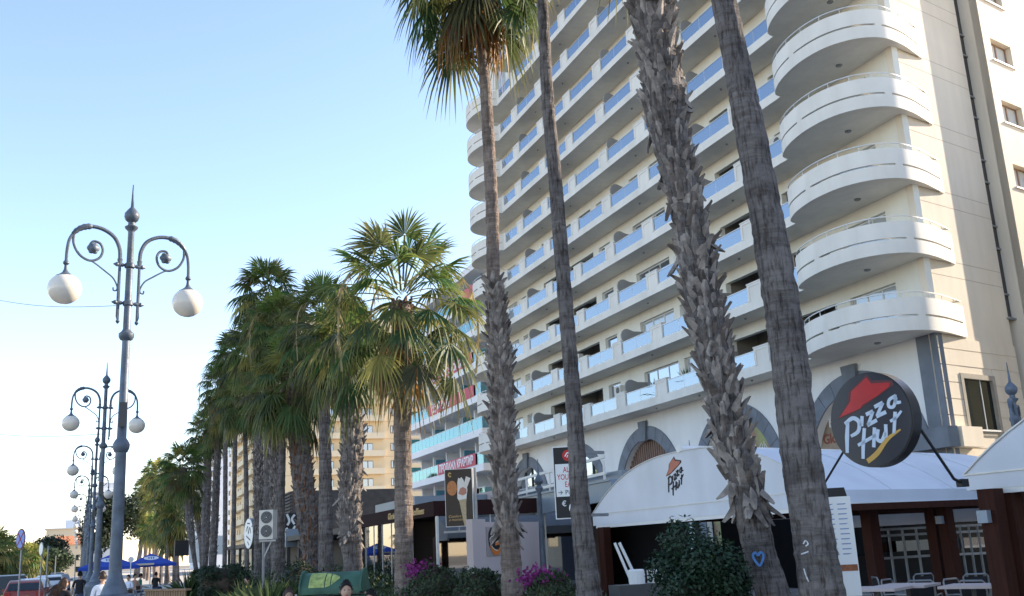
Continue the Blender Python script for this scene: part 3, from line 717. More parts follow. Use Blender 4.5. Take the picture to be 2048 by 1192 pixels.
# ================================================================ PALMS
def lerp(a, b, t): return a+(b-a)*t
def mixc(a, b, t): return tuple(a[i]+(b[i]-a[i])*t for i in range(3))
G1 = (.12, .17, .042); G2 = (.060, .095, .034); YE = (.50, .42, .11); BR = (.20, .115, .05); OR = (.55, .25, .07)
def fan_leaf(mb, o, d, plen, br, nseg, rn, col, tipc, droop=.35, fold=.35, hang=0.0):
    d = d.normalized(); side = d.cross(Vector((0, 0, 1)))
    if side.length < .05: side = Vector((1, 0, 0))
    side.normalize(); up = side.cross(d)
    # petiole
    pts = []
    for k in range(5):
        t = k/4; p = o+d*plen*t; p.z -= hang*plen*t*t*.5; pts.append(p)
    hub = pts[-1]; dd = (pts[-1]-pts[-2]).normalized()
    pc = mixc(col, (.30, .26, .10), .5)
    mb.c = pc
    for k in range(4):
        w0 = .035*(1-t*.3)
        a, b_ = pts[k], pts[k+1]
        mb.add([a-side*w0, a+side*w0, b_+side*w0*.8, b_-side*w0*.8], [(0, 1, 2, 3)])
        mb.add([a-up*w0*.6, a+up*w0*.6, b_+up*w0*.5, b_-up*w0*.5], [(0, 1, 2, 3)])
    side2 = dd.cross(Vector((0, 0, 1)))
    if side2.length < .05: side2 = side
    side2.normalize(); up2 = side2.cross(dd)
    span = R(rn.uniform(105, 135))
    for k in range(nseg):
        a = -span+2*span*(k+.5)/nseg+rn.uniform(-.03, .03)
        L = br*(1-.28*abs(a/span)**2)*rn.uniform(.88, 1.06)
        sd = dd*math.cos(a)+side2*math.sin(a)
        sd = (sd-up2*fold*abs(math.sin(a))).normalized()
        pr = sd.cross(up2).normalized()
        dang = span*2/nseg
        st = ((.04, .0), (.5, .62), (.78, .40), (1.0, .04))
        vs = []; cs = []
        sh = rn.uniform(.75, 1.2); dr = droop*rn.uniform(.6, 1.7)
        for q, (t, wf) in enumerate(st):
            r_ = L*t; p = hub+sd*r_; p.z -= dr*L*max(0, t-.35)**2*1.9
            wd = min(br*.5*dang*.5, r_*dang*.52) if q < 2 else br*.5*dang*.5*wf*1.3
            zz = up2*wd*.5*(1 if k % 2 else -1)
            vs += [p-pr*wd+zz, p+pr*wd-zz]
            c = mixc(tuple(x*sh for x in col), tipc, max(0, (t-.55)/.45)**1.5*.8)
            cs += [c, c]
        for q in range(3):
            for i_ in (0,):
                o_ = len(mb.v)
        o_ = len(mb.v); mb.v.extend(vs); mb.cols.extend(cs)
        for q in range(3): mb.f.append([o_+2*q, o_+2*q+1, o_+2*q+3, o_+2*q+2]); mb.mi.append(0)
def make_crown(seed, nl, br, pl, nseg, dead=6, spread=1.0, dense_low=0.0, sun_yellow=0.0, R0=.22, hangfruit=0):
    rn = random.Random(seed); mb = MB(); mb.c = (0, 0, 0)
    for k in range(nl):
        f = (k+.5)/nl; az = k*2.39996+rn.uniform(-.25, .25)
        el = R(lerp(82, -48-18*dense_low, f**.85))+rn.uniform(-.12, .12)
        d = Vector((math.cos(az)*math.cos(el)*spread, math.sin(az)*math.cos(el)*spread, math.sin(el)))
        o = Vector((math.cos(az)*R0*.6, math.sin(az)*R0*.6, lerp(.35, -.35, f)))
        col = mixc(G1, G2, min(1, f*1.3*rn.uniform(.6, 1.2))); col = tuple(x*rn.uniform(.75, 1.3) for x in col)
        tip = mixc(mixc(col, YE, .45+.3*rn.random()), YE, sun_yellow) if rn.random() < .65+sun_yellow else mixc(col, YE, .25)  # extra yellow in the leaf colour stands in for golden sunlight
        if rn.random() < .06+sun_yellow*.15: col = mixc(col, YE, .6)
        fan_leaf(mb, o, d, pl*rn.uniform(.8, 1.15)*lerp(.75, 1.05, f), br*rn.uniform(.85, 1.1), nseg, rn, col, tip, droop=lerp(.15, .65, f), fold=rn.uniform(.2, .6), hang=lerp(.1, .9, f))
    for k in range(dead):
        az = rn.uniform(0, 6.28); el = R(rn.uniform(-80, -62))
        d = Vector((math.cos(az)*math.cos(el), math.sin(az)*math.cos(el), math.sin(el)))
        c = mixc(BR, OR, rn.random()*.7); c = tuple(x*rn.uniform(.6, 1.2) for x in c)
        fan_leaf(mb, Vector((math.cos(az)*R0, math.sin(az)*R0, -.35)), d, pl*rn.uniform(.5, .9), br*.9, max(12, nseg-8), rn, c, mixc(c, YE, .3), droop=.8, fold=.9, hang=.6)
    # flower stalks
    for k in range(hangfruit):
        az = rn.uniform(0, 6.28); p = Vector((0, 0, .1)); pts = []
        for q in range(9):
            t = q/8; pts.append(Vector((math.cos(az)*1.6*math.sin(t*1.9), math.sin(az)*1.6*math.sin(t*1.9), .3+.9*math.sin(t*2.0)-2.8*t*t)))
        mb.c = (.40, .32, .16)
        for q in range(8):
            a, b_ = pts[q], pts[q+1]; s_ = Vector((.015, .015, 0)); mb.add([a-s_, a+s_, b_+s_, b_-s_], [(0, 1, 2, 3)])
            if q > 2:
                for j in range(10):
                    e = a+Vector((rn.uniform(-.28, .28), rn.uniform(-.28, .28), rn.uniform(-.6, -.1))); mb.add([a, a+Vector((.02, 0, 0)), e], [(0, 1, 2)])
    mb.c = None
    return mb
def trunk_mesh(path, rads, rn, rough=.07, step=.06, n=26):
    # path: list of Vector; resample
    mb = MB(); Ls = [0]
    for i in range(len(path)-1): Ls.append(Ls[-1]+(path[i+1]-path[i]).length)
    T = Ls[-1]; N = max(6, int(T/step)); pts = []; rr = []
    def samp(s):
        for i in range(len(path)-1):
            if s <= Ls[i+1] or i == len(path)-2:
                t = (s-Ls[i])/max(1e-6, Ls[i+1]-Ls[i]); 
                p0 = path[max(i-1, 0)]; p1 = path[i]; p2 = path[i+1]; p3 = path[min(i+2, len(path)-1)]
                return .5*((2*p1)+(p2-p0)*t+(2*p0-5*p1+4*p2-p3)*t*t+(3*p1-p0-3*p2+p3)*t**3), lerp(rads[i], rads[i+1], min(1, max(0, t)))
    vs = []; fs = []
    ph = [rn.uniform(0, 6.28) for _ in range(6)]
    for k in range(N+1):
        p, r = samp(T*k/N); ring = (1+rough*.9*(math.sin(k*.9+ph[0])*.3+rn.uniform(-.5, .5)))
        for j in range(n):
            a = 2*math.pi*j/n
            q = r*ring*(1+rough*.5*math.sin(3*a+ph[1]+k*.05)+rough*.45*rn.uniform(-1, 1))
            vs.append(p+Vector((q*math.cos(a), q*math.sin(a), rn.uniform(-.01, .01))))
    for k in range(N):
        for j in range(n): fs.append((k*n+j, k*n+(j+1) % n, (k+1)*n+(j+1) % n, (k+1)*n+j))
    fs.append(tuple(range(n-1, -1, -1))); fs.append(tuple(N*n+j for j in range(n)))
    mb.add(vs, fs)
    return mb, samp, T
def boots_mesh(samp, T, z0, z1, rn, dens=26, L=.26, W=.13, red=None):
    mb = MB()
    ss = []
    s = 0
    # find arc range by z
    grid = [T*k/200 for k in range(201)]
    g = [q for q in grid if z0 <= samp(q)[0].z <= z1]
    if not g: return mb
    s0, s1 = g[0], g[-1]; n = int((s1-s0)*dens); ga = 2.39996
    for k in range(n):
        s = s0+(s1-s0)*(k+rn.uniform(0, .9))/n; p, r = samp(s); a = k*ga+rn.uniform(-.3, .3)
        rad = Vector((math.cos(a), math.sin(a), 0)); tan = Vector((-math.sin(a), math.cos(a), 0))
        l_ = L*rn.uniform(.55, 1.35); w_ = W*rn.uniform(.7, 1.25); el = R(rn.uniform(56, 84)); low = (s-s0) < .30
        if (low and rn.random() < .6) or rn.random() < .03: el = R(rn.uniform(-85, -40)); l_ *= 1.25
        tw = rn.uniform(-.45, .45)
        d = rad*math.cos(el)+Vector((0, 0, 1))*math.sin(el); t2 = (tan*math.cos(tw)+d.cross(tan)*math.sin(tw)).normalized(); nn = d.cross(t2).normalized()
        if nn.dot(rad) < 0: nn = -nn
        base = p+rad*r*.86-Vector((0, 0, .04))
        st = ((0, 1.0, .035), (.45, .75, .03), (.8, .48, .022), (1.0, .16+.25*rn.random(), .012)); vs = []
        bend = rn.uniform(-.12, .30); cur = rn.uniform(.02, .05)
        for t, wf, th in st:
            c = base+d*l_*t+rad*bend*l_*t*t; w2 = w_*wf/2; jx = rn.uniform(-.01, .01)
            vs += [c-t2*w2+nn*jx-nn*cur*wf, c+nn*th, c+t2*w2+nn*jx-nn*cur*wf, c-nn*th*.6]
        fs = []
        for q in range(3):
            for e in range(4): fs.append((4*q+e, 4*q+(e+1) % 4, 4*q+4+(e+1) % 4, 4*q+4+e))
        fs.append((12, 13, 14, 15)); mb.add(vs, fs, 1 if rn.random() < .35 else 0)
    return mb
CR = {}
def crown_mesh(key):
    if key in CR: return CR[key]
    P = dict(big=(11, 44, .84, 1.2, 34, 4, 1.0, -.55, .22, .3, 3), bigb=(12, 52, .88, 1.1, 34, 5, 1.0, .2, .0, .3, 3), tall=(13, 44, .88, 1.0, 32, 14, 1.0, .0, .05, .25, 1),
             mid=(14, 52, .86, 1.05, 26, 3, 1.0, .35, 0, .25, 1), midb=(15, 50, .86, 1.0, 26, 3, 1.0, .2, 0, .25, 2), midc=(16, 44, .9, .85, 24, 2, 1.0, .0, 0, .22, 0),
             far=(17, 42, .95, .95, 16, 7, 1.0, .6, .75, .25, 0), farb=(18, 40, .95, .95, 16, 9, 1.0, .9, .85, .25, 0), farc=(19, 36, .9, .9, 15, 4, 1.0, .2, .5, .25, 0))[key]  # far crowns have the most golden sunlight put into their leaf colour
    mb = make_crown(*P)
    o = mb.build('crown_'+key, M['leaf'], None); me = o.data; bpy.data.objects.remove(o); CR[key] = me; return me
PALMG = 'fan palms lining the promenade'
def palm(label, pts, D, boots=None, crown='mid', cs=1.0, crz=0.0, red=False, pale=False, seed=1, group=PALMG, crown_at=None, Dtop=None, bw=1.0, bd=1.0, lod=1, extend=None):
    """pts: [(px, py, width px)] from top to bottom as measured on the photograph at ground distance D"""
    rn = random.Random(seed); P = []
    pts = sorted(pts, key=lambda q: -q[1])
    y0 = pts[0][1]; y1 = pts[-1][1]
    for (x, y, w_) in pts:
        d_ = D if Dtop is None else lerp(D, Dtop, (y0-y)/(y0-y1))
        v = at(x, y, d_); dep = (v-Vector((0, 0, CAM_H))).dot(_f); P.append((v, w_*dep/FOC/2))
    base = P[0][0]; d0 = (P[1][0]-P[0][0]).normalized()
    if base.z > 0.0:
        g = base-d0*(base.z/max(.3, d0.z)); g.z = -.02; P.insert(0, (g, P[0][1]*1.25))
    if extend:
        e = P[-1][0]+(P[-1][0]-P[-2][0]).normalized()*extend; P.append((e, P[-1][1]))
    root = thing('palm_tree', label, 'palm tree', (P[0][0].x, P[0][0].y, 0), group)
    mb, samp, T = trunk_mesh([p for p, r in P], [r for p, r in P], rn, step=.06 if lod < 2 else .3, n=26 if lod < 2 else 9)
    mb.build('trunk', M['bark_pale'] if pale else M['bark'], root, smooth=False)
    if boots:
        zr = []
        for y in boots: 
            # height for pixel row along the trunk
            best = min(range(201), key=lambda k: abs((lambda q: proj_y(q))(samp(T*k/200)[0])-y)); zr.append(samp(T*best/200)[0].z)
        bm_ = boots_mesh(samp, T, min(zr), max(zr), rn, dens=(120 if lod < 2 else 22)*bd, L=.175*bw, W=.135*bw)
        bo = bm_.build('leaf_bases', [M['boot_red'] if red else M['boot'], M['boot_dark']], root)
    top = P[-1][0] if crown_at is None else crown_at
    if crown:
        co = bpy.data.objects.new('crown', crown_mesh(crown)); COL.objects.link(co); co.parent = root
        co.location = top-Vector(root['_w'])+Vector((0, 0, .1)); co.scale = (cs, cs, cs); co.rotation_euler = (0, 0, crz)
    return root
def proj_y(v):
    d = Vector(v)-Vector((0, 0, CAM_H)); return 596-FOC*d.dot(_u2)/d.dot(_f)
palm('smooth grey palm trunk in front of the round black sign, rightmost of the row', [(1447, 0, 48), (1497, 250, 60), (1545, 500, 68), (1578, 700, 73), (1596, 860, 76), (1624, 1050, 82), (1646, 1192, 88)], 10.6, None, 'big', 1.1, 1.0, seed=21, extend=4.5)
palm('leaning palm thickly covered in jagged grey leaf bases, blue heart painted on its foot', [(1290, -30, 84), (1304, 30, 84), (1316, 90, 76), (1326, 160, 78), (1332, 235, 78), (1356, 336, 66), (1385, 467, 62), (1405, 600, 68), (1427, 700, 68), (1444, 786, 66), (1461, 872, 64), (1471, 917, 66), (1493, 971, 64), (1503, 1027, 66), (1520, 1110, 64), (1543, 1180, 70)], 11.8, (1010, -30), 'bigb', .9, .4, seed=22, bw=1.05, extend=2.7)
palm('tall slim smooth dark palm trunk crossing the black vertical banner', [(1085, 0, 22), (1096, 200, 25), (1110, 350, 27), (1122, 500, 29), (1144, 770, 31), (1151, 870, 33), (1161, 1020, 40), (1177, 1170, 49), (1179, 1192, 52)], 13.8, None, 'tall', 1.0, 2.0, seed=23, extend=4.5)
palm('slender pale palm with orange dead fronds at the top and a shaggy lower trunk', [(958, 60, 24), (966, 130, 22), (972, 190, 23), (980, 330, 25), (985, 430, 26), (987, 560, 27), (994, 635, 34), (1000, 720, 42), (1003, 830, 46), (1007, 950, 44), (1015, 1050, 42), (1022, 1110, 40), (1026, 1190, 45)], 17.8, (1065, 560), 'tall', 1.0, 1.2, seed=24, extend=1.6, pale=True, bw=1.1)
palm('sunlit palm with a broad open crown and reddish boots beside the coffee shop', [(803, 605, 40), (803, 650, 40), (805, 700, 33), (804, 840, 34), (807, 1017, 37), (807, 1165, 36)], 23, (690, 600), 'big', 1.12, 2.2, seed=25, red=True, pale=True, bw=.8)
palm('stout palm with jagged boots and dangling flower stalks, right behind the green container', [(688, 690, 42), (690, 760, 40), (700, 830, 42), (706, 870, 44), (700, 988, 42), (701, 1076, 42), (706, 1135, 38)], 28.6, (1075, 690), 'midb', .85, .7, seed=26, bw=1.1)
palm('smooth straight palm trunk between two shaggy trunks above the green container', [(646, 650, 22), (647, 740, 22), (649, 860, 23), (651, 1000, 27), (652, 1130, 30)], 32, None, 'bigb', .88, 1.9, seed=27)
palm('shaggy reddish-black palm trunk left of the green container', [(592, 760, 36), (598, 870, 42), (605, 950, 42), (614, 1040, 38), (622, 1130, 30)], 35, (1120, 760), 'mid', .98, .2, red=True, seed=28, bw=1.1)
palm('thin smooth palm just right of the twin-fan air conditioner', [(566, 660, 9), (566, 860, 11), (561, 1000, 18), (557, 1110, 25)], 37, None, 'mid', .88, 2.9, seed=29)
palm('boot-covered slim palm directly behind the twin-fan air conditioner', [(548, 780, 18), (550, 900, 20), (552, 1060, 22), (552, 1140, 20)], 40, (1060, 780), 'midb', .85, 1.3, seed=30)
palm('tallest distant palm with a compact dark crown against the sky', [(534, 585, 9), (535, 700, 12), (535, 900, 14), (535, 1150, 17)], 43, None, 'midc', 1.0, .5, seed=31)
palm('dark palm left of the air conditioner with a shaggy middle', [(512, 690, 13), (515, 850, 15), (517, 980, 18), (517, 1150, 19)], 46, (1060, 840), 'midb', .92, .9, seed=32)
palm('plain dark palm trunk crossing the round white shop sign', [(488, 800, 8), (492, 950, 9), (494, 1150, 10)], 51, None, 'mid', .85, .4, seed=33)
palm('thin palm in front of the peach tower, left of the round white sign', [(474, 715, 7), (470, 900, 9), (467, 1060, 9), (466, 1140, 9)], 55, None, 'midc', 1.0, 1.8, seed=34)
palm('thin palm in front of the dark slatted wall', [(452, 770, 7), (451, 920, 9), (450, 1060, 9), (449, 1140, 9)], 60, None, 'mid', .95, 2.6, seed=35)
palm('boot-covered leaning palm left of the brick building', [(440, 830, 10), (434, 930, 14), (430, 1030, 15), (424, 1140, 15)], 66, (1110, 860), 'midb', .95, 1.1, seed=36, lod=2)
palm('dark palm behind two leaning trunks near the black shop roof', [(416, 860, 9), (414, 950, 17), (411, 1060, 18), (409, 1140, 12)], 72, (1090, 900), 'mid', .95, .1, seed=37, lod=2)
palm('curving boot-covered palm at the end of the black shop roof', [(366, 935, 15), (375, 990, 17), (381, 1060, 16), (386, 1100, 10), (393, 1145, 9)], 62, (1080, 930), 'midb', .88, 2.3, seed=38, lod=2)
palm('short curving palm right of the curving boot-covered one', [(390, 985, 9), (395, 1040, 12), (402, 1090, 10), (404, 1145, 9)], 74, (1080, 985), 'mid', .8, 2.0, seed=39, lod=2)
# sunlit far palms
rn = random.Random(77)
FARP_ = [(345, 955, 88), (322, 985, 96), (300, 940, 105), (318, 930, 112), (283, 965, 120), (330, 1030, 84), (292, 1005, 110), (268, 1000, 135), (308, 1055, 92), (276, 1040, 125), (262, 1045, 150), (352, 1000, 80), (255, 985, 165), (340, 1090, 66), (300, 1020, 98), (286, 925, 118)]
FARP = [(x, y, 6.6/((x-207)/2050)*rn.uniform(.92, 1.06)) for x, y, d in [(348, 965, 0), (338, 1010, 0), (326, 945, 0), (318, 985, 0), (310, 940, 0), (330, 1050, 0), (304, 1010, 0), (296, 965, 0), (315, 1045, 0), (288, 1015, 0), (283, 975, 0), (345, 1065, 0), (300, 1050, 0), (352, 1030, 0), (278, 1040, 0), (335, 985, 0)]]
FLAB = ['small yellow-tipped palm just above the right blue umbrella', 'sunlit far palm with golden dead fronds', 'sunlit far palm']
for k, (x, y, D) in enumerate(FARP):
    lab = 'far sunlit palm with yellow tips and golden light put into its frond colour in the dense clump above the blue umbrellas'
    palm(lab, [(x, y+4, 5+0*D), (x+rn.uniform(-4, 4), (y+1130)/2, 5.5), (x+rn.uniform(-6, 6), 1136, 6)], D, None, ('far', 'farb', 'farc')[k % 3], 1.05, rn.uniform(0, 6), seed=50+k, lod=2, pale=True, group='far sunlit palms above the blue umbrellas')
# palms across the road on the left
LP = [(10, 1112, 95), (-12, 1098, 85), (38, 1122, 130), (60, 1116, 120), (80, 1124, 150), (108, 1128, 190), (-30, 1108, 90), (26, 1124, 150)]
for k, (x, y, D) in enumerate(LP):
    palm('short bushy sunlit palm across the road at the left edge', [(x, y, 8), (x+1, 1146, 8)], D, None, ('far', 'farb', 'farc')[k % 3], 1.0, rn.uniform(0, 6), seed=80+k, lod=2, pale=True, group='palms across the road on the left')
# broadleaf trees
def tree(name, label, p, h, cr, ch, seed, group=None, n=2600, col=(.045, .07, .025), ls=.09, trunk_r=.12, cat='tree', th=None, lobes=9):
    rn = random.Random(seed); t = thing(name, label, cat, (p.x, p.y, 0), group); c0 = Vector((p.x, p.y, h-ch/2))
    tb = MB(); th = th or h-ch*.6
    tb.tube([(p.x, p.y, -.02), (p.x+.05, p.y, th*.5), (p.x, p.y+.03, th)], [trunk_r*1.2, trunk_r, trunk_r*.8], 10)
    L = []
    for k in range(lobes):
        a = rn.uniform(0, 6.28); e = rn.uniform(-.7, 1.3); q = c0+Vector((math.cos(a)*math.cos(e)*cr*.6, math.sin(a)*math.cos(e)*cr*.6, math.sin(e)*ch*.32)); L.append((q, cr*rn.uniform(.38, .6)))
        tb.tube([(p.x, p.y, th*.97), ((p.x+q.x)/2, (p.y+q.y)/2, (th+q.z)/2+.1), q], [trunk_r*.6, trunk_r*.4, trunk_r*.12], 6)
    tb.build('trunk', M['bark_pale'], t)
    mb = MB()
    for k in range(n):
        q, r_ = L[rn.randrange(len(L))]; d = Vector((rn.gauss(0, 1), rn.gauss(0, 1), rn.gauss(0, 1))).normalized()
        v = q+Vector((d.x*r_, d.y*r_, d.z*r_*ch/cr/2*1.1))*rn.uniform(.55, 1.05)
        a = Vector((rn.gauss(0, 1), rn.gauss(0, 1), rn.gauss(0, .7))).normalized()*ls*rn.uniform(.6, 1.3); b_ = a.cross(d+Vector((.01, .02, .03))).normalized()*ls*.45
        f = rn.uniform(.6, 1.5); mb.c = (col[0]*f, col[1]*f, col[2]*f)
        mb.add([v-a, v+b_, v+a, v-b_], [(0, 1, 2, 3)])
    mb.build('crown', M['shrub'], t)
    return t
tree('street_tree', 'dark round-headed tree behind the first lamp post', at(226, 1136, 150), 11.5, 4.6, 8.5, 5, n=5000, ls=.34, trunk_r=.3, col=(.022, .036, .016))
tree('street_tree', 'dark pointed tree at the far left behind the second traffic sign', at(97, 1140, 230), 8.5, 4.5, 6.5, 6, n=2600, ls=.4, trunk_r=.3, col=(.025, .04, .02))
tree('street_tree', 'dark bushy tree far down the road, left of the orange roofed house', at(82, 1140, 160), 5.0, 4.5, 4.4, 7, n=2600, ls=.3, trunk_r=.25, col=(.03, .05, .02))
tree('street_tree', 'small tree just left of the orange roofed house', at(112, 1140, 250), 6.5, 3.5, 5, 8, n=1500, ls=.35, trunk_r=.2, col=(.03, .05, .02))
tree('potted_tree', 'dark green round-headed ornamental tree in front of the white awning', at(1392, 1130, 10.9), 1.93, .55, .95, 9, n=9000, ls=.030, trunk_r=.03, col=(.015, .038, .018), cat='tree', th=1.1, lobes=16)
# hedges and shrubs
def bush(label, px, D, top, rx, ry, seed, flowers=0, n=4200, ls=.035, col=(.035, .055, .02), name='shrub', cat='shrub', group=None, zb=.28, box=False):
    rn = random.Random(seed); p = at(px, 1136, D); t = thing(name, label, cat, (p.x, p.y, 0), group)
    core = MB(); h = top-zb; c = Vector((p.x, p.y, zb+h*.5))
    core.ball((p.x, p.y, zb+h*.47), 1, 18, 0, (rx*.86, ry*.86, h*.47)); core.build('inner_branches', M['soil'], t)
    mb = MB(); fl = MB()
    for k in range(n):
        d = Vector((rn.gauss(0, 1), rn.gauss(0, 1), rn.gauss(0, 1))).normalized(); pw = .55 if box else .8
        dd = Vector([math.copysign(abs(x)**pw, x) for x in d])
        if not box: dd = d
        lump = 1+.07*math.sin(d.x*7+seed)+.06*math.sin(d.y*9+d.z*6)
        v = c+Vector((dd.x*rx, dd.y*ry, dd.z*h*.5))*lump*rn.uniform(.88, 1.04)
        a = Vector((rn.gauss(0, 1), rn.gauss(0, 1), rn.gauss(0, 1))).normalized()*ls*rn.uniform(.6, 1.5); b_ = a.cross(d).normalized()*ls*.5
        f = rn.uniform(.5, 1.6); mb.c = (col[0]*f, col[1]*f, col[2]*f)
        mb.add([v-a, v+b_, v+a, v-b_], [(0, 1, 2, 3)])
    mb.build('foliage', M['shrub'], t)
    if flowers:
        for k in range(flowers):
            a_ = rn.gauss(0, .28); v = c+Vector((-_r.x*rx*(.45+a_), -_r.y*rx*(.45+a_), h*.5*(.88+rn.uniform(-.12, .16))))+Vector((rn.gauss(0, .06), rn.gauss(0, .14), rn.gauss(-.03, .06)))
            a = Vector((rn.gauss(0, 1), rn.gauss(0, 1), rn.gauss(0, 1))).normalized()*.028; b_ = a.cross(Vector((0, 1, .3))).normalized()*.022
            f = rn.uniform(.6, 1.3); fl.c = (.26*f, .035*f, .19*f); fl.add([v-a, v+b_, v+a, v-b_], [(0, 1, 2, 3)])
        fl.build('flowers', M['shrub'], t)
    return t
bush('bougainvillea shrub with purple flowers at the foot of the sunlit palm', 866, 19.5, 1.52, .52, .5, 3, 420)
bush('plain clipped round shrub between two purple flowering shrubs', 955, 18.5, 1.42, .50, .48, 4, 0, 5200)
bush('bougainvillea shrub with purple flowers left of the slim dark trunk', 1098, 15.5, 1.38, .42, .45, 5, 420, 5200, ls=.03)
bush('dark clipped box hedge in front of the black shop', 445, 42, 1.62, .95, .8, 6, 0, 3600, ls=.06, box=True, col=(.018, .036, .014))
bush('small dark clipped hedge at the left end of the clipped row', 412, 45, 1.5, .6, .6, 7, 0, 2600, ls=.06, box=True, col=(.02, .036, .014))
bush('loose dark shrub behind the green container', 604, 26, 1.62, .55, .6, 8, 0, 2600, ls=.05, col=(.022, .035, .015))
# ground cover and grassy tufts
g = MB(); rn = random.Random(9)
for k in range(30000):
    y = rn.uniform(13, 62); x = rn.uniform(4.7, 8.7) if y < 60 else 5
    hh = .55+.25*math.sin(x*2.1)+.30*math.sin(y*.7+x)+(.40 if y > 30 else 0)
    v = Vector((x, y, .3+rn.uniform(.1, 1)*max(.15, hh))); a = rn.uniform(0, 6.28); L = rn.uniform(.05, .16)
    d = Vector((math.cos(a)*.6, math.sin(a)*.6, rn.uniform(.3, 1)))*L; s_ = Vector((-math.sin(a), math.cos(a), 0))*L*.25
    f = rn.uniform(.5, 1.6); g.c = (.035*f, .06*f, .02*f) if rn.random() < .75 else (.06*f, .085*f, .03*f)
    g.add([v-s_, v+s_, v+d], [(0, 1, 2)])
tag(g.build('ground_cover', M['shrub']), 'low green ground cover filling the bed under the palms', 'ground cover', kind='stuff')
def tuft(px, D, h, seed, lab):
    rn = random.Random(seed); p = at(px, 1136, D); m = MB()
    for k in range(130):
        a = rn.uniform(0, 6.28); e = rn.uniform(.5, 1.45); L = h*rn.uniform(.6, 1.1); f = rn.uniform(.6, 1.5); m.c = (.055*f, .085*f, .028*f)
        d = Vector((math.cos(a)*math.cos(e), math.sin(a)*math.cos(e), math.sin(e))); s_ = Vector((-math.sin(a), math.cos(a), 0))*.022; o = Vector((p.x, p.y, .3))
        q = o+d*L*.6; e_ = o+d*L; e_.z -= .15*L
        m.add([o-s_, o+s_, q+s_, e_, q-s_], [(0, 1, 2, 3, 4)])
    tag(m.build('grass_tuft', M['shrub']), lab, 'grass tuft', 'tall grass tufts in the palm bed')
tuft(378, 44, 1.45, 1, 'tall bright grass tuft at the foot of the curving palm'); tuft(535, 24, 1.35, 2, 'tall grass tuft below the air conditioner'); tuft(490, 27, 1.2, 3, 'grass tuft left of the air conditioner post'); tuft(572, 25, 1.2, 4, 'grass tuft just left of the green container')
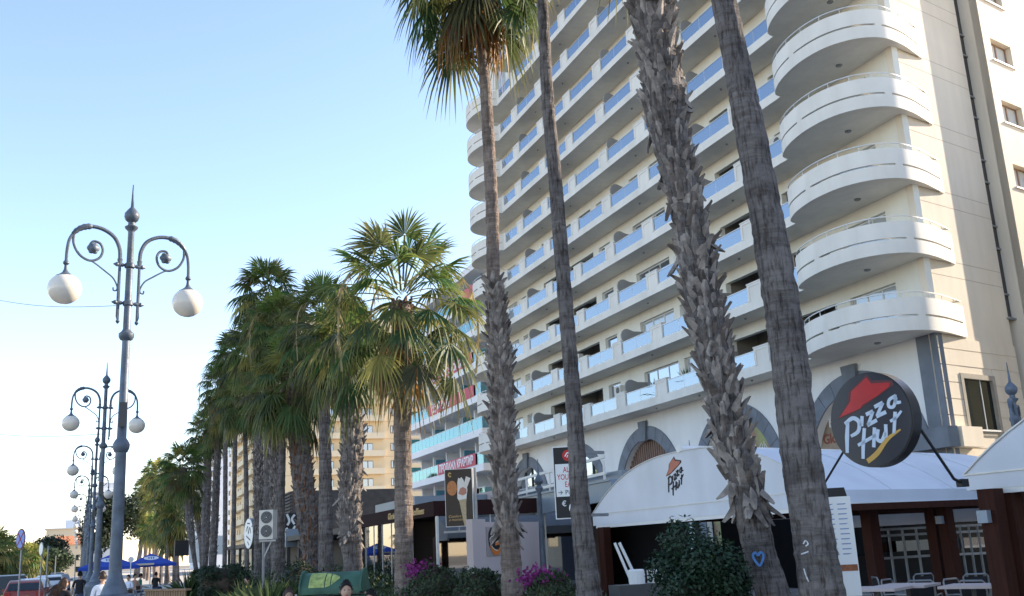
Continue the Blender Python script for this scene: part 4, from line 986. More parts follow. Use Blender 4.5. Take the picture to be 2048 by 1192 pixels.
# ================================================================ STREET LAMPS
LAX = R(73.0)                      # bearing of the arm axis
LU = Vector((math.sin(LAX), math.cos(LAX), 0))
def make_lamp():
    t = thing('street_lamp', 'x', 'street lamp')
    m = MB(); m.lathe((0, 0, 0), [(.36, 0), (.36, .16), (.32, .22), (.27, .9), (.30, 1.05)], 8); m.lathe((0, 0, 0), [(.30, 1.051), (.335, 1.18), (.345, 1.26), (.30, 1.33), (.22, 1.345)], 8)
    m.lathe((0, 0, 0), [(.215, 1.346), (.18, 1.45), (.12, 1.58), (.102, 1.66)], 12); m.build('pedestal', M['lamp_iron'], t, smooth=True)
    m = MB(); m.lathe((0, 0, 0), [(.100, 1.661), (.086, 3.55), (.105, 3.56), (.13, 3.62), (.135, 3.68), (.105, 3.74), (.076, 3.78), (.064, 5.40), (.10, 5.42), (.125, 5.47), (.125, 5.52), (.08, 5.56), (.062, 5.60), (.052, 7.30), (.06, 7.32), (.10, 7.36), (.11, 7.39), (.06, 7.42), (.055, 7.47), (.10, 7.51), (.125, 7.57), (.12, 7.63), (.07, 7.70), (.028, 7.75), (.018, 7.95), (.008, 8.16)], 16)
    m.build('pole', M['lamp_iron'], t, smooth=True)
    m = MB(); m.box((-.06, -.16, 3.95), (.06, -.10, 4.35)); m.build('junction_box', M['dframe'], t)
    for z in (6.04, 6.70):
        m = MB()
        for sg in (-1, 1):
            m.tube([LU*sg*q+Vector((0, 0, z)) for q in (.04, .09, .12, .175, .21, .27)], [.028, .022, .038, .022, .042, .008], 8)
        m.lathe((0, 0, z-.05), [(.06, 0), (.085, .02), (.085, .08), (.06, .1)], 12)
        m.build('cross_bar', M['lamp_iron'], t, smooth=True)
    for sg in (-1, 1):
        P = lambda a, z: LU*(sg*a*.82)+Vector((0, 0, z))
        m = MB()
        m.tube([P(.19, 5.68), P(.19, 5.72), P(.19, 5.75), P(.20, 5.80), P(.20, 6.66), P(.20, 6.80)], [.012, .035, .018, .028, .024, .045], 8)
        arc = catmull3([P(.20, 6.78), P(.22, 6.98), P(.34, 7.17), P(.58, 7.28), P(.84, 7.29), P(1.05, 7.21), P(1.19, 7.05), P(1.235, 6.85), P(1.24, 6.62)])
        N = len(arc); m.tube(arc, [.033 if (k/N < .5) else .027 for k in range(N)], 8)
        m.tube(arc[int(N*.48):int(N*.72)], [.035, .055, .048, .055, .045, .05, .04, .045, .035, .033, .03, .03, .03][:len(arc[int(N*.48):int(N*.72)])] if len(arc[int(N*.48):int(N*.72)]) <= 13 else .045, 8)
        arm = m.build('arm', M['lamp_iron'], t, smooth=True)
        m = MB()
        sc = catmull3([P(1.13, 7.13), P(1.12, 6.95), P(1.0, 6.78), P(.80, 6.70), P(.62, 6.76), P(.55, 6.90), P(.61, 7.02), P(.74, 7.04), P(.82, 6.96)])
        m.tube(sc, [.022]*(len(sc)-3)+[.02, .018, .015], 7)
        sc = catmull3([P(.86, 6.72), P(.72, 6.68), P(.48, 6.55), P(.32, 6.45), P(.235, 6.32), P(.24, 6.25), P(.30, 6.24), P(.31, 6.29)]); m.tube(sc, .014, 6)
        m.build('scroll', M['lamp_iron'], arm, smooth=True)
        m = MB(); c = P(.74, 6.92); n_ = LU.cross(Vector((0, 0, 1)))
        for k in range(7):
            a = k*math.pi*2/6; q = c+(LU*math.cos(a)+Vector((0, 0, math.sin(a))))*.055 if k < 6 else c
            m.ball(q, .05, 8, 0, (1, 1, 1))
        m.ball(c, .085, 12); m.build('rosette', M['lamp_iron'], arm, smooth=True)
        m = MB(); c = P(1.24, 0); m.lathe((c.x, c.y, 0), [(.02, 6.66), (.045, 6.63), (.05, 6.60), (.025, 6.57), (.03, 6.50), (.05, 6.45), (.10, 6.41), (.15, 6.385), (.15, 6.37)], 14); m.build('globe_cap', M['lamp_iron'], arm, smooth=True)
        m = MB(); m.ball((c.x, c.y, 6.17), .262, 28, 0, (1, 1, .96)); m.build('globe', M['globe'], arm, smooth=True)
    return t
def catmull3(P, n=5):
    Q = []
    for i in range(len(P)-1):
        p0 = P[max(i-1, 0)]; p1 = P[i]; p2 = P[i+1]; p3 = P[min(i+2, len(P)-1)]
        for k in range(n):
            u = k/n; Q.append(.5*((2*p1)+(p2-p0)*u+(2*p0-5*p1+4*p2-p3)*u*u+(3*p1-p0-3*p2+p3)*u**3))
    Q.append(P[-1]); return Q
L0 = make_lamp()
names = ['nearest', 'second', 'third', 'fourth', 'fifth', 'sixth', 'seventh', 'eighth', 'ninth', 'tenth', 'eleventh', 'twelfth']
for k in range(14):
    f = 1+.957*k; px = 155+76/f; p = at(px, 1137, 17.5*f)
    lab = f'{names[k]} two-globe street lamp of the row along the pavement, grey-blue iron' if k < 12 else 'farthest two-globe street lamps of the row along the pavement'
    if k == 0: L0.location = (p.x, p.y, 0); L0['label'] = lab; L0['group'] = 'two-globe street lamps'
    else: dup(L0, loc=(p.x, p.y, 0), label=lab, group='two-globe street lamps')
# lamps on the left side of the road and near the hotel
for (px, D, lab) in [(3, 205, 'two-globe street lamp across the road, leftmost at the photo edge'), (15, 235, 'two-globe street lamp across the road, second from the left edge'), (28, 270, 'two-globe street lamp across the road, just left of the blue sign')]:
    p = at(px, 1140, D); dup(L0, loc=(p.x, p.y, 0), label=lab, group='two-globe street lamps', rz=.1)
p = at(2013, 725, 23.2); dup(L0, loc=(p.x, p.y, p.z-8.16), label='two-globe street lamp by the stone clad wall above the right awning', group='two-globe street lamps', rz=.35)
for (px, py, D, lab) in [(1075, 918, 27, 'spired top of a street lamp showing left of the black vertical banner'), (1378, 880, 27.5, 'spired top of a street lamp showing above the white vaulted awning')]:
    p = at(px, py, D); t = thing('street_lamp', lab, 'street lamp', (p.x, p.y, 0), 'street lamps standing behind the awnings'); m = MB()
    z = p.z-8.16; m.lathe((p.x, p.y, z), [(.10, -z), (.08, 5.5), (.052, 7.30), (.10, 7.36), (.11, 7.39), (.055, 7.47), (.10, 7.51), (.125, 7.57), (.07, 7.70), (.028, 7.75), (.008, 8.16)], 12); m.build('pole', M['lamp_iron'], t, smooth=True)
# cables across the road
for k, (a, b_, lab) in enumerate([((-60, 588, 22), (240, 611, 17.4), 'thin cable running from the nearest street lamp across the road'), ((-60, 863, 40), (205, 868, 34), 'thin cable running from the second street lamp across the road'), ((-60, 954, 58), (190, 958, 51), 'thin cable running from the third street lamp across the road')]):
    A = at(*a); B = at(*b_); m = MB(); pts = []
    for q in range(13): t = q/12; v = A.lerp(B, t); v.z -= .12*math.sin(math.pi*t); pts.append(v)
    m.tube(pts, .006*(1+k*.7), 5); tag(m.build('cable', M['steel']), lab, 'cable', 'cables across the road')
# ================================================================ TRAFFIC SIGNS
def roundsign(px, py, D, r, lab, blue=True, az=0):
    p = at(px, py, D); t = thing('traffic_sign', lab, 'traffic sign', (p.x, p.y, 0), 'round traffic signs on grey poles')
    m = MB(); m.tube([(p.x+.05, p.y+.06, 0), (p.x+.05, p.y+.06, p.z+.15)], .03, 8); m.build('pole', M['steel'], t)
    n = Vector((math.sin(az), math.cos(az), 0)); sx = Vector((n.y, -n.x, 0)); circ = [(r*math.cos(2*math.pi*k/32), r*math.sin(2*math.pi*k/32)) for k in range(32)]
    m = MB(); m.plate(circ, p, sx, (0, 0, 1), .02); f = m.build('sign_plate', M['sign_dim'] if blue else M['steel'], t)
    m = MB(); nn = sx.cross(Vector((0, 0, 1))).normalized(); cc = [(x*.86, y*.86) for x, y in circ]
    m.plate(cc, p-nn*.006, sx, (0, 0, 1), .005); m.build('face', mat('faded_blue', (.16, .25, .62), .5, .1, 4) if blue else M['white_metal'], f)
    if blue:
        m = MB()
        for a in (45, 135):
            d = Vector((math.cos(R(a)), math.sin(R(a)))); ribbon(m, [tuple(-d*r*.84), tuple(d*r*.84)], r*.14, p-nn*.0065, sx, (0, 0, 1), -.004)
        m.build('cross_marking', M['cloth_red'], f)
    return t
roundsign(41, 1078, 37, .33, 'nearer round blue no-stopping sign seen at an angle on a grey pole', True, R(242))
roundsign(82, 1098, 49, .28, 'farther round pale sign seen almost edge-on behind the blue one', False, R(250))
for (px, D, h, lab) in [(94, 56, 2.9, 'bare grey pole beside the red car, right of the pale round sign'), (110, 80, 2.7, 'bare thin grey pole behind the white car'), (150, 74, 2.4, 'bare grey pole in front of the small white house')]:
    p = at(px, 1140, D); m = MB(); m.tube([(p.x, p.y, 0), (p.x, p.y, h)], .035, 8); m.ball((p.x, p.y, h), .05, 8); tag(m.build('grey_pole', M['steel']), lab, 'pole', 'bare poles along the kerb')
# ================================================================ CARS
def make_car(name, label, loc, rz, paint, L=4.1, W=1.72, H=1.48, kind='hatch', z0=-.115):
    t = thing(name, label, 'car', (loc[0], loc[1], z0), 'cars parked and driving along the road'); O = Vector((loc[0], loc[1], z0))
    if kind == 'pickup': prof = [(-L/2, .45), (-L/2, 1.02), (-L/2+1.5, 1.04), (-L/2+1.62, H-.06), (-L/2+2.0, H), (.55, H), (1.15, 1.06), (L/2-.1, .95), (L/2, .75), (L/2, .45)]
    elif kind == 'suv': prof = [(-L/2, .42), (-L/2-.02, .95), (-L/2+.15, 1.05), (-L/2+.42, H-.06), (-L/2+.8, H), (.5, H-.02), (1.1, 1.04), (L/2-.25, .92), (L/2, .72), (L/2, .42)]
    else: prof = [(-L/2, .38), (-L/2-.02, .78), (-L/2+.12, .98), (-L/2+.62, H-.10), (-L/2+1.0, H), (.1, H), (.85, .98), (L/2-.3, .86), (L/2, .66), (L/2, .36)]
    # cross sections along x, width narrowing upward
    m = MB(); nsec = 7; vs = []; fs = []
    for x, z in prof: pass
    def wid(z): return W/2*(1 if z < .95 else 1-.20*(z-.95)/(H-.95))
    n = len(prof)
    ring = lambda sgn, k: None
    for sg in (-1, -.93, .93, 1):
        for (x, z) in prof:
            zz = z if abs(sg) < .99 else (.5+(z-.5)*.93 if z > .5 else z+.04); xx = x*(.985 if abs(sg) > .99 else 1)
            vs.append((xx, sg*wid(z), zz))
    for r_ in range(3):
        for k in range(n): fs.append((r_*n+k, r_*n+(k+1) % n, (r_+1)*n+(k+1) % n, (r_+1)*n+k))
    fs.append(tuple(range(n-1, -1, -1))); fs.append(tuple(3*n+k for k in range(n)))
    rot = Matrix.Rotation(rz, 3, 'Z')
    def put(mb_, name_, mats, par, smooth=False):
        mb_.v = [rot@v+O for v in mb_.v]; return mb_.build(name_, mats, par, smooth)
    m.add(vs, fs); body = put(m, 'body', paint, t, True)
    m = MB(); rx0 = -L/2+(.16 if kind == 'hatch' else .17); rx1 = -L/2+(.60 if kind == 'hatch' else .42)
    if kind == 'pickup': rx0, rx1 = -L/2+1.5, -L/2+1.6
    wz0, wz1 = 1.02, H-.13; y0, y1 = W/2*.84, W/2*.74
    m.add([(rx0-.02, -y0, wz0), (rx0-.02, y0, wz0), (rx1-.03, y1, wz1), (rx1-.03, -y1, wz1)], [(0, 1, 2, 3)])
    m.v = [v+Vector((-.012, 0, 0)) for v in m.v]; put(m, 'rear_window', M['car_glass'], t)
    for sg in (-1, 1):
        m = MB(); xa, xb, xc, xd = rx1+.0, rx1+.22, .1 if kind == 'hatch' else .5, .75 if kind == 'hatch' else 1.0
        m.add([(xa, sg*(wid(1.02)+.012), 1.0), (xd, sg*(wid(1.02)+.012), 1.0), (xc, sg*(wid(H-.12)+.012), H-.12), (xb, sg*(wid(H-.12)+.012), H-.12)], [(0, 1, 2, 3)]); put(m, 'side_window', M['car_glass'], t)
        m = MB(); m.box((-L/2-.035, sg*(W/2-.06), .72), (-L/2+.10, sg*(W/2-.30), .96)); put(m, 'tail_lamp', M['tail_red'], t)
        m = MB(); m.obox((.7, sg*(W/2+.09), 1.02), (.12, .2, .14), 0); put(m, 'wing_mirror', paint, t)
        for xw in (-L/2+.75, L/2-.8):
            m = MB(); m.tube([(xw, sg*(W/2-.2), .31), (xw, sg*(W/2+.01), .31)], .31, 20); wo_ = put(m, 'wheel', M['tyre'], t)
            m = MB(); m.tube([(xw, sg*(W/2-.02), .31), (xw, sg*(W/2+.018), .31)], .19, 14); put(m, 'rim', M['steel'], wo_)
    m = MB(); m.box((-L/2-.07, -W/2+.08, .38), (-L/2+.1, W/2-.08, .62)); put(m, 'bumper', paint, t)
    m = MB(); m.box((-L/2-.055, -.26, .66), (-L/2-.03, .26, .77)); put(m, 'number_plate', M['plate'], t)
    return t
p = at(47, 1145, 54); make_car('parked_car', 'red hatchback seen from behind, nearest car at the left edge', (p.x, p.y+2, 0), R(91.5), M['car_red'])
p = at(16, 1145, 60); make_car('parked_car', 'dark pickup truck in front of the red hatchback, at the left edge', (p.x, p.y+2, 0), R(91), M['car_dark'], 5.0, 1.85, 1.75, 'pickup')
p = at(97, 1142, 68); make_car('parked_car', 'white car beyond the red hatchback, seen between two grey poles', (p.x, p.y+2, 0), R(91.5), M['car_white'], 4.3, 1.75, 1.6, 'suv')
p = at(64, 1143, 60); make_car('parked_car', 'white car mostly hidden just ahead of the red hatchback', (p.x, p.y+2, 0), R(91), M['car_white'], 4.2, 1.75, 1.52, 'suv')
p = at(118, 1141, 96); make_car('parked_car', 'grey car far down the road behind the white car', (p.x, p.y+2, 0), R(91), M['steel'], 4.3, 1.75, 1.55, 'suv')
p = at(114, 1141, 130); make_car('parked_car', 'small dark car farthest down the road', (p.x, p.y+2, 0), R(91), M['car_dark'], 4.3, 1.75, 1.6, 'suv')
# ================================================================ BLUE UMBRELLAS
def umbrella(px, py, D, hw, label, post=M['white_metal']):
    p = at(px, py, D); t = thing('parasol', label, 'parasol', (p.x, p.y, 0), 'blue parasols over the cafe tables'); z = p.z
    m = MB(); m.tube([(p.x, p.y, 0), (p.x, p.y, z-.02)], .03, 8); m.lathe((p.x, p.y, 0), [(.25, 0), (.25, .06), (.05, .09)], 12); m.build('pole', post, t)
    m = MB(); c = [(p.x-hw, p.y-hw, z-.62), (p.x+hw, p.y-hw, z-.62), (p.x+hw, p.y+hw, z-.62), (p.x-hw, p.y+hw, z-.62)]
    low = [(x, y, zz-.16) for x, y, zz in c]; a = (p.x, p.y, z)
    m.add([a]+c+low+[(p.x, p.y, z-.03)]+[(x, y, zz-.02) for x, y, zz in c], [(0, 1, 2), (0, 2, 3), (0, 3, 4), (0, 4, 1), (1, 5, 6, 2), (2, 6, 7, 3), (3, 7, 8, 4), (4, 8, 5, 1)])
    cn = m.build('canopy', M['blue_umb'], t, fixn=False)
    m = MB(); o = Vector((p.x, p.y-hw*.45, z-.62*.45)); uy = Vector((0, hw, .62)).normalized(); ux_ = Vector((1, 0, 0)); nn = ux_.cross(uy)
    m.plate([(.42*math.cos(2*math.pi*k/24), .27*math.sin(2*math.pi*k/24)) for k in range(24)], o+nn*.006, ux_, uy, .006); e = m.build('oval_emblem', M['white_text'], cn)
    m = MB()
    for k in range(3): m.plate([(-.16+k*.13, -.12), (-.10+k*.13, -.12), (-.10+k*.13, .10), (-.16+k*.13, .10)], o+nn*.014, ux_, uy, .004)
    m.plate([(-.2, .12), (.2, .12), (.2, .15), (-.2, .15)], o+nn*.014, ux_, uy, .004); m.build('emblem_bars', M['blue_umb'], e)
    return t
umbrella(302, 1107, 66, 1.40, 'right blue parasol with a white oval emblem below the sunlit palms')
umbrella(219, 1110, 60, 1.50, 'left blue parasol partly hidden by the nearest lamp post')
p = at(263, 1128, 62); m = MB(); m.box((p.x-1.4, p.y, p.z-.1), (p.x+1.2, p.y+2.4, p.z)); tag(m.build('peach_awning', M['beige_c']), 'flat peach awning seen below the two blue parasols', 'awning')
p = at(262, 1119, 58); t_ = thing('white_round_sign', 'small white round sign on a thin pole between the blue parasols', 'sign', (p.x, p.y, 0)); m = MB(); m.tube([(p.x, p.y, 0), (p.x, p.y, p.z)], .025, 6); m.build('pole', M['white_metal'], t_)
m = MB(); m.plate([(.15*math.cos(2*math.pi*k/20), .15*math.sin(2*math.pi*k/20)) for k in range(20)], p, (1, 0, 0), (0, 0, 1), .03); m.build('disc', M['white_metal'], t_)
# ================================================================ CHAIRS / TABLES
def make_chair(label, mt, group):
    t = thing('cafe_chair', label, 'chair', (0, 0, 0), group)
    m = MB(); m.box((-.22, -.22, .43), (.22, .22, .47)); m.build('seat', mt, t)
    m = MB()
    m.tube([(-.21, .22, .47), (-.21, .27, .86), (-.17, .28, .9), (.17, .28, .9), (.21, .27, .86), (.21, .22, .47)], .016, 6)
    m.build('back_frame', M['steel'], t)
    m = MB(); m.add([(-.19, .235, .56), (.19, .235, .56), (.19, .275, .86), (-.19, .275, .86), (-.19, .25, .56), (.19, .25, .56), (.19, .29, .86), (-.19, .29, .86)], [(0, 1, 2, 3), (7, 6, 5, 4), (0, 4, 5, 1), (3, 2, 6, 7)]); m.build('backrest', mt, t)
    for sx_ in (-1, 1):
        for sy_ in (-1, 1):
            m = MB(); m.tube([(sx_*.2, sy_*.2, .43), (sx_*.24, sy_*.25, 0)], .014, 6); m.build('leg', M['steel'], t)
        m = MB(); m.tube([(sx_*.23, .24, .66), (sx_*.25, 0, .67), (sx_*.24, -.18, .66), (sx_*.22, -.2, .44)], .014, 6); m.build('armrest', M['steel'], t)
    return t
def make_table(label, top, group, w=.8):
    t = thing('cafe_table', label, 'table', (0, 0, 0), group)
    m = MB(); m.box((-w/2, -w/2, .72), (w/2, w/2, .76)); m.build('tabletop', top, t)
    m = MB(); m.tube([(0, 0, .02), (0, 0, .72)], .035, 8); m.lathe((0, 0, 0), [(.25, 0), (.25, .02), (.04, .04)], 12); m.build('leg', M['dframe'], t)
    return t
# ================================================================ WHITE VAULTED AWNING TENTS
def vault(lab, X, ya, yb, zv, zc, zt, back, logo=False):
    """gable facing the promenade on plane X, between ya (near) and yb (far); zv valance bottom, zc crease, zt crown"""
    t = thing('awning', lab, 'awning', (X, ya, 0))
    N = 28; w_ = yb-ya; arc = []
    for k in range(N+1):
        u = k/N; s_ = abs(2*u-1); arc.append((ya+w_*u, zc+(zt-zc)*(1-s_**2.5)))
    dx = back*math.sin(WA); dy = back*math.cos(WA)
    m = MB(); m.plate([(ya-0, zv)]+[(yb, zv)]+[(y, z) for y, z in reversed(arc)], (X, 0, 0), (0, 1, 0), (0, 0, 1), .012); g_ = m.build('gable', M['fabric_w'], t)
    m = MB(); vs = []; 
    for y, z in arc: vs += [(X, y, z), (X+dx, y+dy, z)]
    fs = [(2*k, 2*k+1, 2*k+3, 2*k+2) for k in range(N)]
    m.add(vs+[(v[0], v[1], v[2]-.015) for v in vs], fs+[tuple(i+len(vs) for i in reversed(f)) for f in fs])
    m.add([(X, ya, zc), (X+dx, ya+dy, zc), (X+dx, ya+dy, zv), (X, ya, zv)], [(0, 1, 2, 3)]); m.add([(X, yb, zc), (X+dx, yb+dy, zc), (X+dx, yb+dy, zv), (X, yb, zv)], [(0, 1, 2, 3)])
    m.build('vault_fabric', M['fabric_w'], t, smooth=True, fixn=False)
    m = MB(); m.bar((X-.012, ya, zc+.0), (X-.012, yb, zc), .012, .02); m.tube([(X-.01, y, z+.01) for y, z in arc], .016, 6); m.build('seam', M['rail'], g_)
    m = MB()
    for f_ in (.25, .5, .75):
        m.tube([(X+dx*f_, y+dy*f_, z+.004) for y, z in arc], .010, 5)
    m.build('roof_seams', M['rail'], t)
    m = MB(); ym = (ya+yb)/2; m.tube([(X-.03, ym+.02, zt+.06), (X+dx, ym+dy, zt+.06)], .085, 10); m.build('ridge_cassette', M['white_metal'], t, smooth=True)
    m = MB(); m.bar((X+.06, ya+.15, zv-.035), (X+.06, yb-.15, zv-.035), .10, .07); m.bar((X+.08, ya+.02, zv+.03), (X+dx, ya+dy+.02, zv+.03), .08, .06); m.build('gutter_beam', M['white_metal'], t)
    return t, arc, dx, dy
VX = 12.0
tent, arc, dx_, dy_ = vault('large white vaulted awning with a pizza restaurant logo on its arched front', VX, 15.06, 24.46, 2.21, 2.50, 3.68, 8.6)
# logo on the gable (brush strokes) ; u to the right on the photo = -Y, v up
def pizza_logo(parent, org, ux_, uy_, s, mh, mt_, mo=None, gold=None, t=.012):
    f = lambda L: [(x*s, y*s) for x, y in L]
    if mo:
        m = MB(); m.plate(f([(-.98, .14), (-.60, .52), (-.52, .80), (.10, 1.18), (.22, 1.0), (.82, .90), (.84, .78), (.40, .58), (-.1, .36), (-.55, .20)]), Vector(org), ux_, uy_, t*.5); m.build('hat_outline', mo, parent)
    m = MB(); m.plate(f([(-.90, .17), (-.50, .55), (-.44, .80), (.08, 1.10), (.20, .92), (.74, .86), (.72, .76), (.35, .58), (-.15, .40), (-.22, .32)]), Vector(org), ux_, uy_, t); m.build('hat_emblem', mh, parent)
    W_ = .098*s; m = MB()
    S = [([(-.66, .02), (-.74, -.35), (-.80, -.78)], [W_*.9, W_*1.3, W_*.9]),                        # P stem
         ([(-.76, -.02), (-.50, .10), (-.32, -.02), (-.38, -.26), (-.62, -.36)], [W_, W_*1.1, W_*1.2, W_*1.1, W_*.8]),
         ([(-.20, .12), (-.26, -.14)], [W_*1.0, W_*1.1]),                                            # i
         ([(-.08, .14), (.14, .20)], [W_, W_]), ([(.14, .20), (-.06, -.14)], [W_, W_*.9]), ([(-.08, -.14), (.22, -.04)], [W_, W_]),
         ([(.20, .30), (.46, .38)], [W_, W_]), ([(.46, .38), (.24, .06)], [W_, W_*.9]), ([(.22, .05), (.52, .13)], [W_, W_]),
         ([(.86, .50), (.66, .42), (.62, .26), (.76, .24), (.86, .46)], [W_*.9]*5), ([(.84, .52), (.84, .34), (.98, .32)], [W_*.9, W_, W_*.7]),
         ([(-.18, -.20), (-.28, -.62), (-.34, -.98)], [W_, W_*1.1, W_*.9]), ([(-.44, -.62), (-.10, -.50), (.14, -.42)], [W_*.9]*3), ([(.12, -.22), (.02, -.72)], [W_, W_]),
         ([(.22, -.28), (.16, -.52), (.28, -.58), (.42, -.38)], [W_]*4), ([(.46, -.18), (.42, -.52)], [W_]*2),
         ([(.78, .10), (.66, -.44)], [W_, W_*.9]), ([(.60, -.12), (.78, -.05), (.96, .10)], [W_*.8, W_*.8, W_*.6])]
    for pts, ww in S: ribbon(m, f(pts), ww, org, ux_, uy_, t)
    m.build('brush_lettering', mt_, parent)
    if gold:
        m = MB(); ribbon(m, f([(-.22, -1.06), (.10, -.88), (.45, -.56), (.86, -.36)]), [W_*1.3, W_*1.4, W_*1.1, W_*.4], org, ux_, uy_, t); m.build('brush_underline', gold, parent)
gab = [c for c in tent.children if c.name.startswith('gable')][0]
P0 = at(1350, 955, 1); kx = VX/P0.x
org = Vector((VX-.003, P0.y*kx, CAM_H+(P0.z-CAM_H)*kx))
pizza_logo(gab, org, Vector((0, -1, 0)), Vector((0, 0, 1)), .40, M['logo_red'], M['logo_black'], M['logo_black'])
tent2, a2, _, _ = vault('second white vaulted awning cut by the right edge of the photo', 10.9, 2.6, 10.62, 2.21, 2.42, 3.5, 8.6)
# posts of the restaurant
def post(x, y, w_, d_, h, lab, rz=0, lampbox=True):
    t = thing('wooden_post', lab, 'post', (x, y, 0), 'dark red-brown restaurant posts'); m = MB(); m.obox((x, y, h/2), (w_, d_, h), rz); m.build('shaft', M['brown_post'], t)
    if lampbox: m = MB(); m.obox((x-w_/2-.06, y-.02, h-.35), (.10, .14, .16), rz); m.build('wall_lamp', M['canopy_grey'], t)
    return t
def onz(px, py, z):
    d = at(px, py, 10)-Vector((0, 0, CAM_H)); k = (z-CAM_H)/d.z; return Vector((0, 0, CAM_H))+d*k
def postpx(px, D, wpx, top, lab, lampbox=True, rz=-WA+R(90), dp=.22):
    p = at(px, 1060, D); w_ = wpx/FOC*D*1.02; return post(p.x, p.y, w_, dp, top, lab, rz, lampbox)
postpx(1868, 23.6, 18, 2.24, 'brown wooden post under the white awning, left half of a pair', False)
postpx(1895, 23.3, 22, 2.24, 'brown wooden post with a pale lamp box, right half of a pair')
postpx(1742, 22.0, 27, 2.2, 'nearly black post deeper inside the restaurant', False)
postpx(1992, 14.7, 34, 2.2, 'broad brown post with a pale lamp box under the second awning')
postpx(2020, 14.9, 10, 2.2, 'thin brown post just right of the broad one', False)
postpx(2044, 15.3, 20, 2.2, 'brown post at the right edge of the photo', False)
postpx(1208, 26.2, 18, 2.15, 'dark post at the left end of the white vaulted awning', False)
# restaurant interior: back wall, beams, railings, awning skirt
rest = thing('restaurant_interior', 'dark restaurant shell with windows under the white awnings', 'restaurant')
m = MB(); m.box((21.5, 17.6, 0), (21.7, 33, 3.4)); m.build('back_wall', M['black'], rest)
m = MB(); m.box((12.2, 15.2, 2.12), (20.5, 15.32, 2.24)); m.box((12.2, 18.5, 2.14), (20.5, 18.62, 2.26)); m.box((12.2, 21.5, 2.14), (20.5, 21.62, 2.26)); m.build('roof_beams', M['brown_post'], rest)
m = MB(); m.box((21.42, 19.2, 1.0), (21.48, 23.5, 2.1)); m.box((21.42, 24.2, 1.0), (21.48, 27.6, 2.1)); m.build('shop_window', M['car_glass'], rest)
m = MB(); m.box((21.0, 17.4, 1.85), (21.05, 27, 2.2)); m.build('pale_skirt', M['fabric_w'], rest)
m = MB(); m.box((22.3, 12, 0), (22.5, 17.2, 3.0)); m.build('blue_wall', mat('blue_grey_wall', (.06, .08, .13), .8, .1, 1), rest)
m = MB(); p = at(1440, 1160, 19); m.box((p.x, p.y-.1, 0), (p.x+.1, p.y+1.1, 1.45)); m.build('ochre_board', mat('ochre_board', (.36, .22, .09), .8, .1, 1), rest)
def railing(a, b_, lab, zs=(1.15, 1.62, 1.75)):
    t = thing('railing', lab, 'railing', (a.x, a.y, 0), 'dark metal railings inside the restaurant'); m = MB()
    for z in zs: m.bar((a.x, a.y, z), (b_.x, b_.y, z), .04, .05)
    for k in range(5): q = a.lerp(b_, k/4); m.box((q.x-.02, q.y-.02, .0), (q.x+.02, q.y+.02, zs[-1]))
    m.build('rails', M['steel'], t)
    m = MB()
    for k in range(4):
        q = a.lerp(b_, (k+.1)/4); r_ = a.lerp(b_, (k+.9)/4); m.bar((q.x, q.y, (zs[0]+zs[1])/2), (r_.x, r_.y, (zs[0]+zs[1])/2), .012, .22)
    m.build('infill_glass', M['dglass'], t)
A = at(1752, 1090, 23.5); B = at(1862, 1080, 24.5); railing(A, B, 'dark railing between the black post and the pair of brown posts')
A = at(1905, 1080, 24.5); B = at(1975, 1075, 24.8); railing(A, B, 'dark railing between the pair of posts and the broad brown post')
# menu board
p = at(1678, 1072, 12.2); mbd = thing('menu_board', 'tall white menu board standing beside the smooth grey trunk', 'menu board', (p.x, p.y, 0))
ux_ = Vector((math.cos(R(12)), -math.sin(R(12)), 0)).normalized(); ux_ = Vector((_r.x, _r.y, 0)).normalized()
ux_ = Matrix.Rotation(R(-14), 3, 'Z')@ux_; o = Vector((p.x, p.y, 0))
m = MB(); m.plate([(-.16, 1.05), (.17, 1.05), (.17, 2.16-.02), (-.16, 2.16-.02)], o, ux_, (0, 0, 1), -.05); bd = m.build('board', M['white_metal'], mbd)
m = MB(); n_ = ux_.cross(Vector((0, 0, 1))); rn = random.Random(3)
for c in (-.12, .02):
    for k in range(11):
        z = 2.05-k*.055; m.plate([(c, z), (c+rn.uniform(.06, .11), z), (c+.1, z+.012), (c, z+.012)], o+n_*.001, ux_, (0, 0, 1), .002)
m.build('menu_text', mat('menu_text_blue', (.22, .30, .5), .7, .2, 9), bd)
m = MB(); m.plate([(-.14, 1.32), (.16, 1.32), (.16, 1.39), (-.14, 1.39)], o+n_*.001, ux_, (0, 0, 1), .003); m.build('food_picture', mat('food_brown', (.30, .11, .05), .7, .5, 30), bd)
m = MB(); m.plate([(-.13, 2.141), (.14, 2.141), (.12, 2.24), (-.10, 2.24)], o, ux_, (0, 0, 1), -.04); m.build('header', M['black'], mbd); m = MB(); m.plate([(-.03, 0), (.03, 0), (.03, 1.04), (-.03, 1.04)], o, ux_, (0, 0, 1), -.04); m.build('stand', M['black'], mbd)
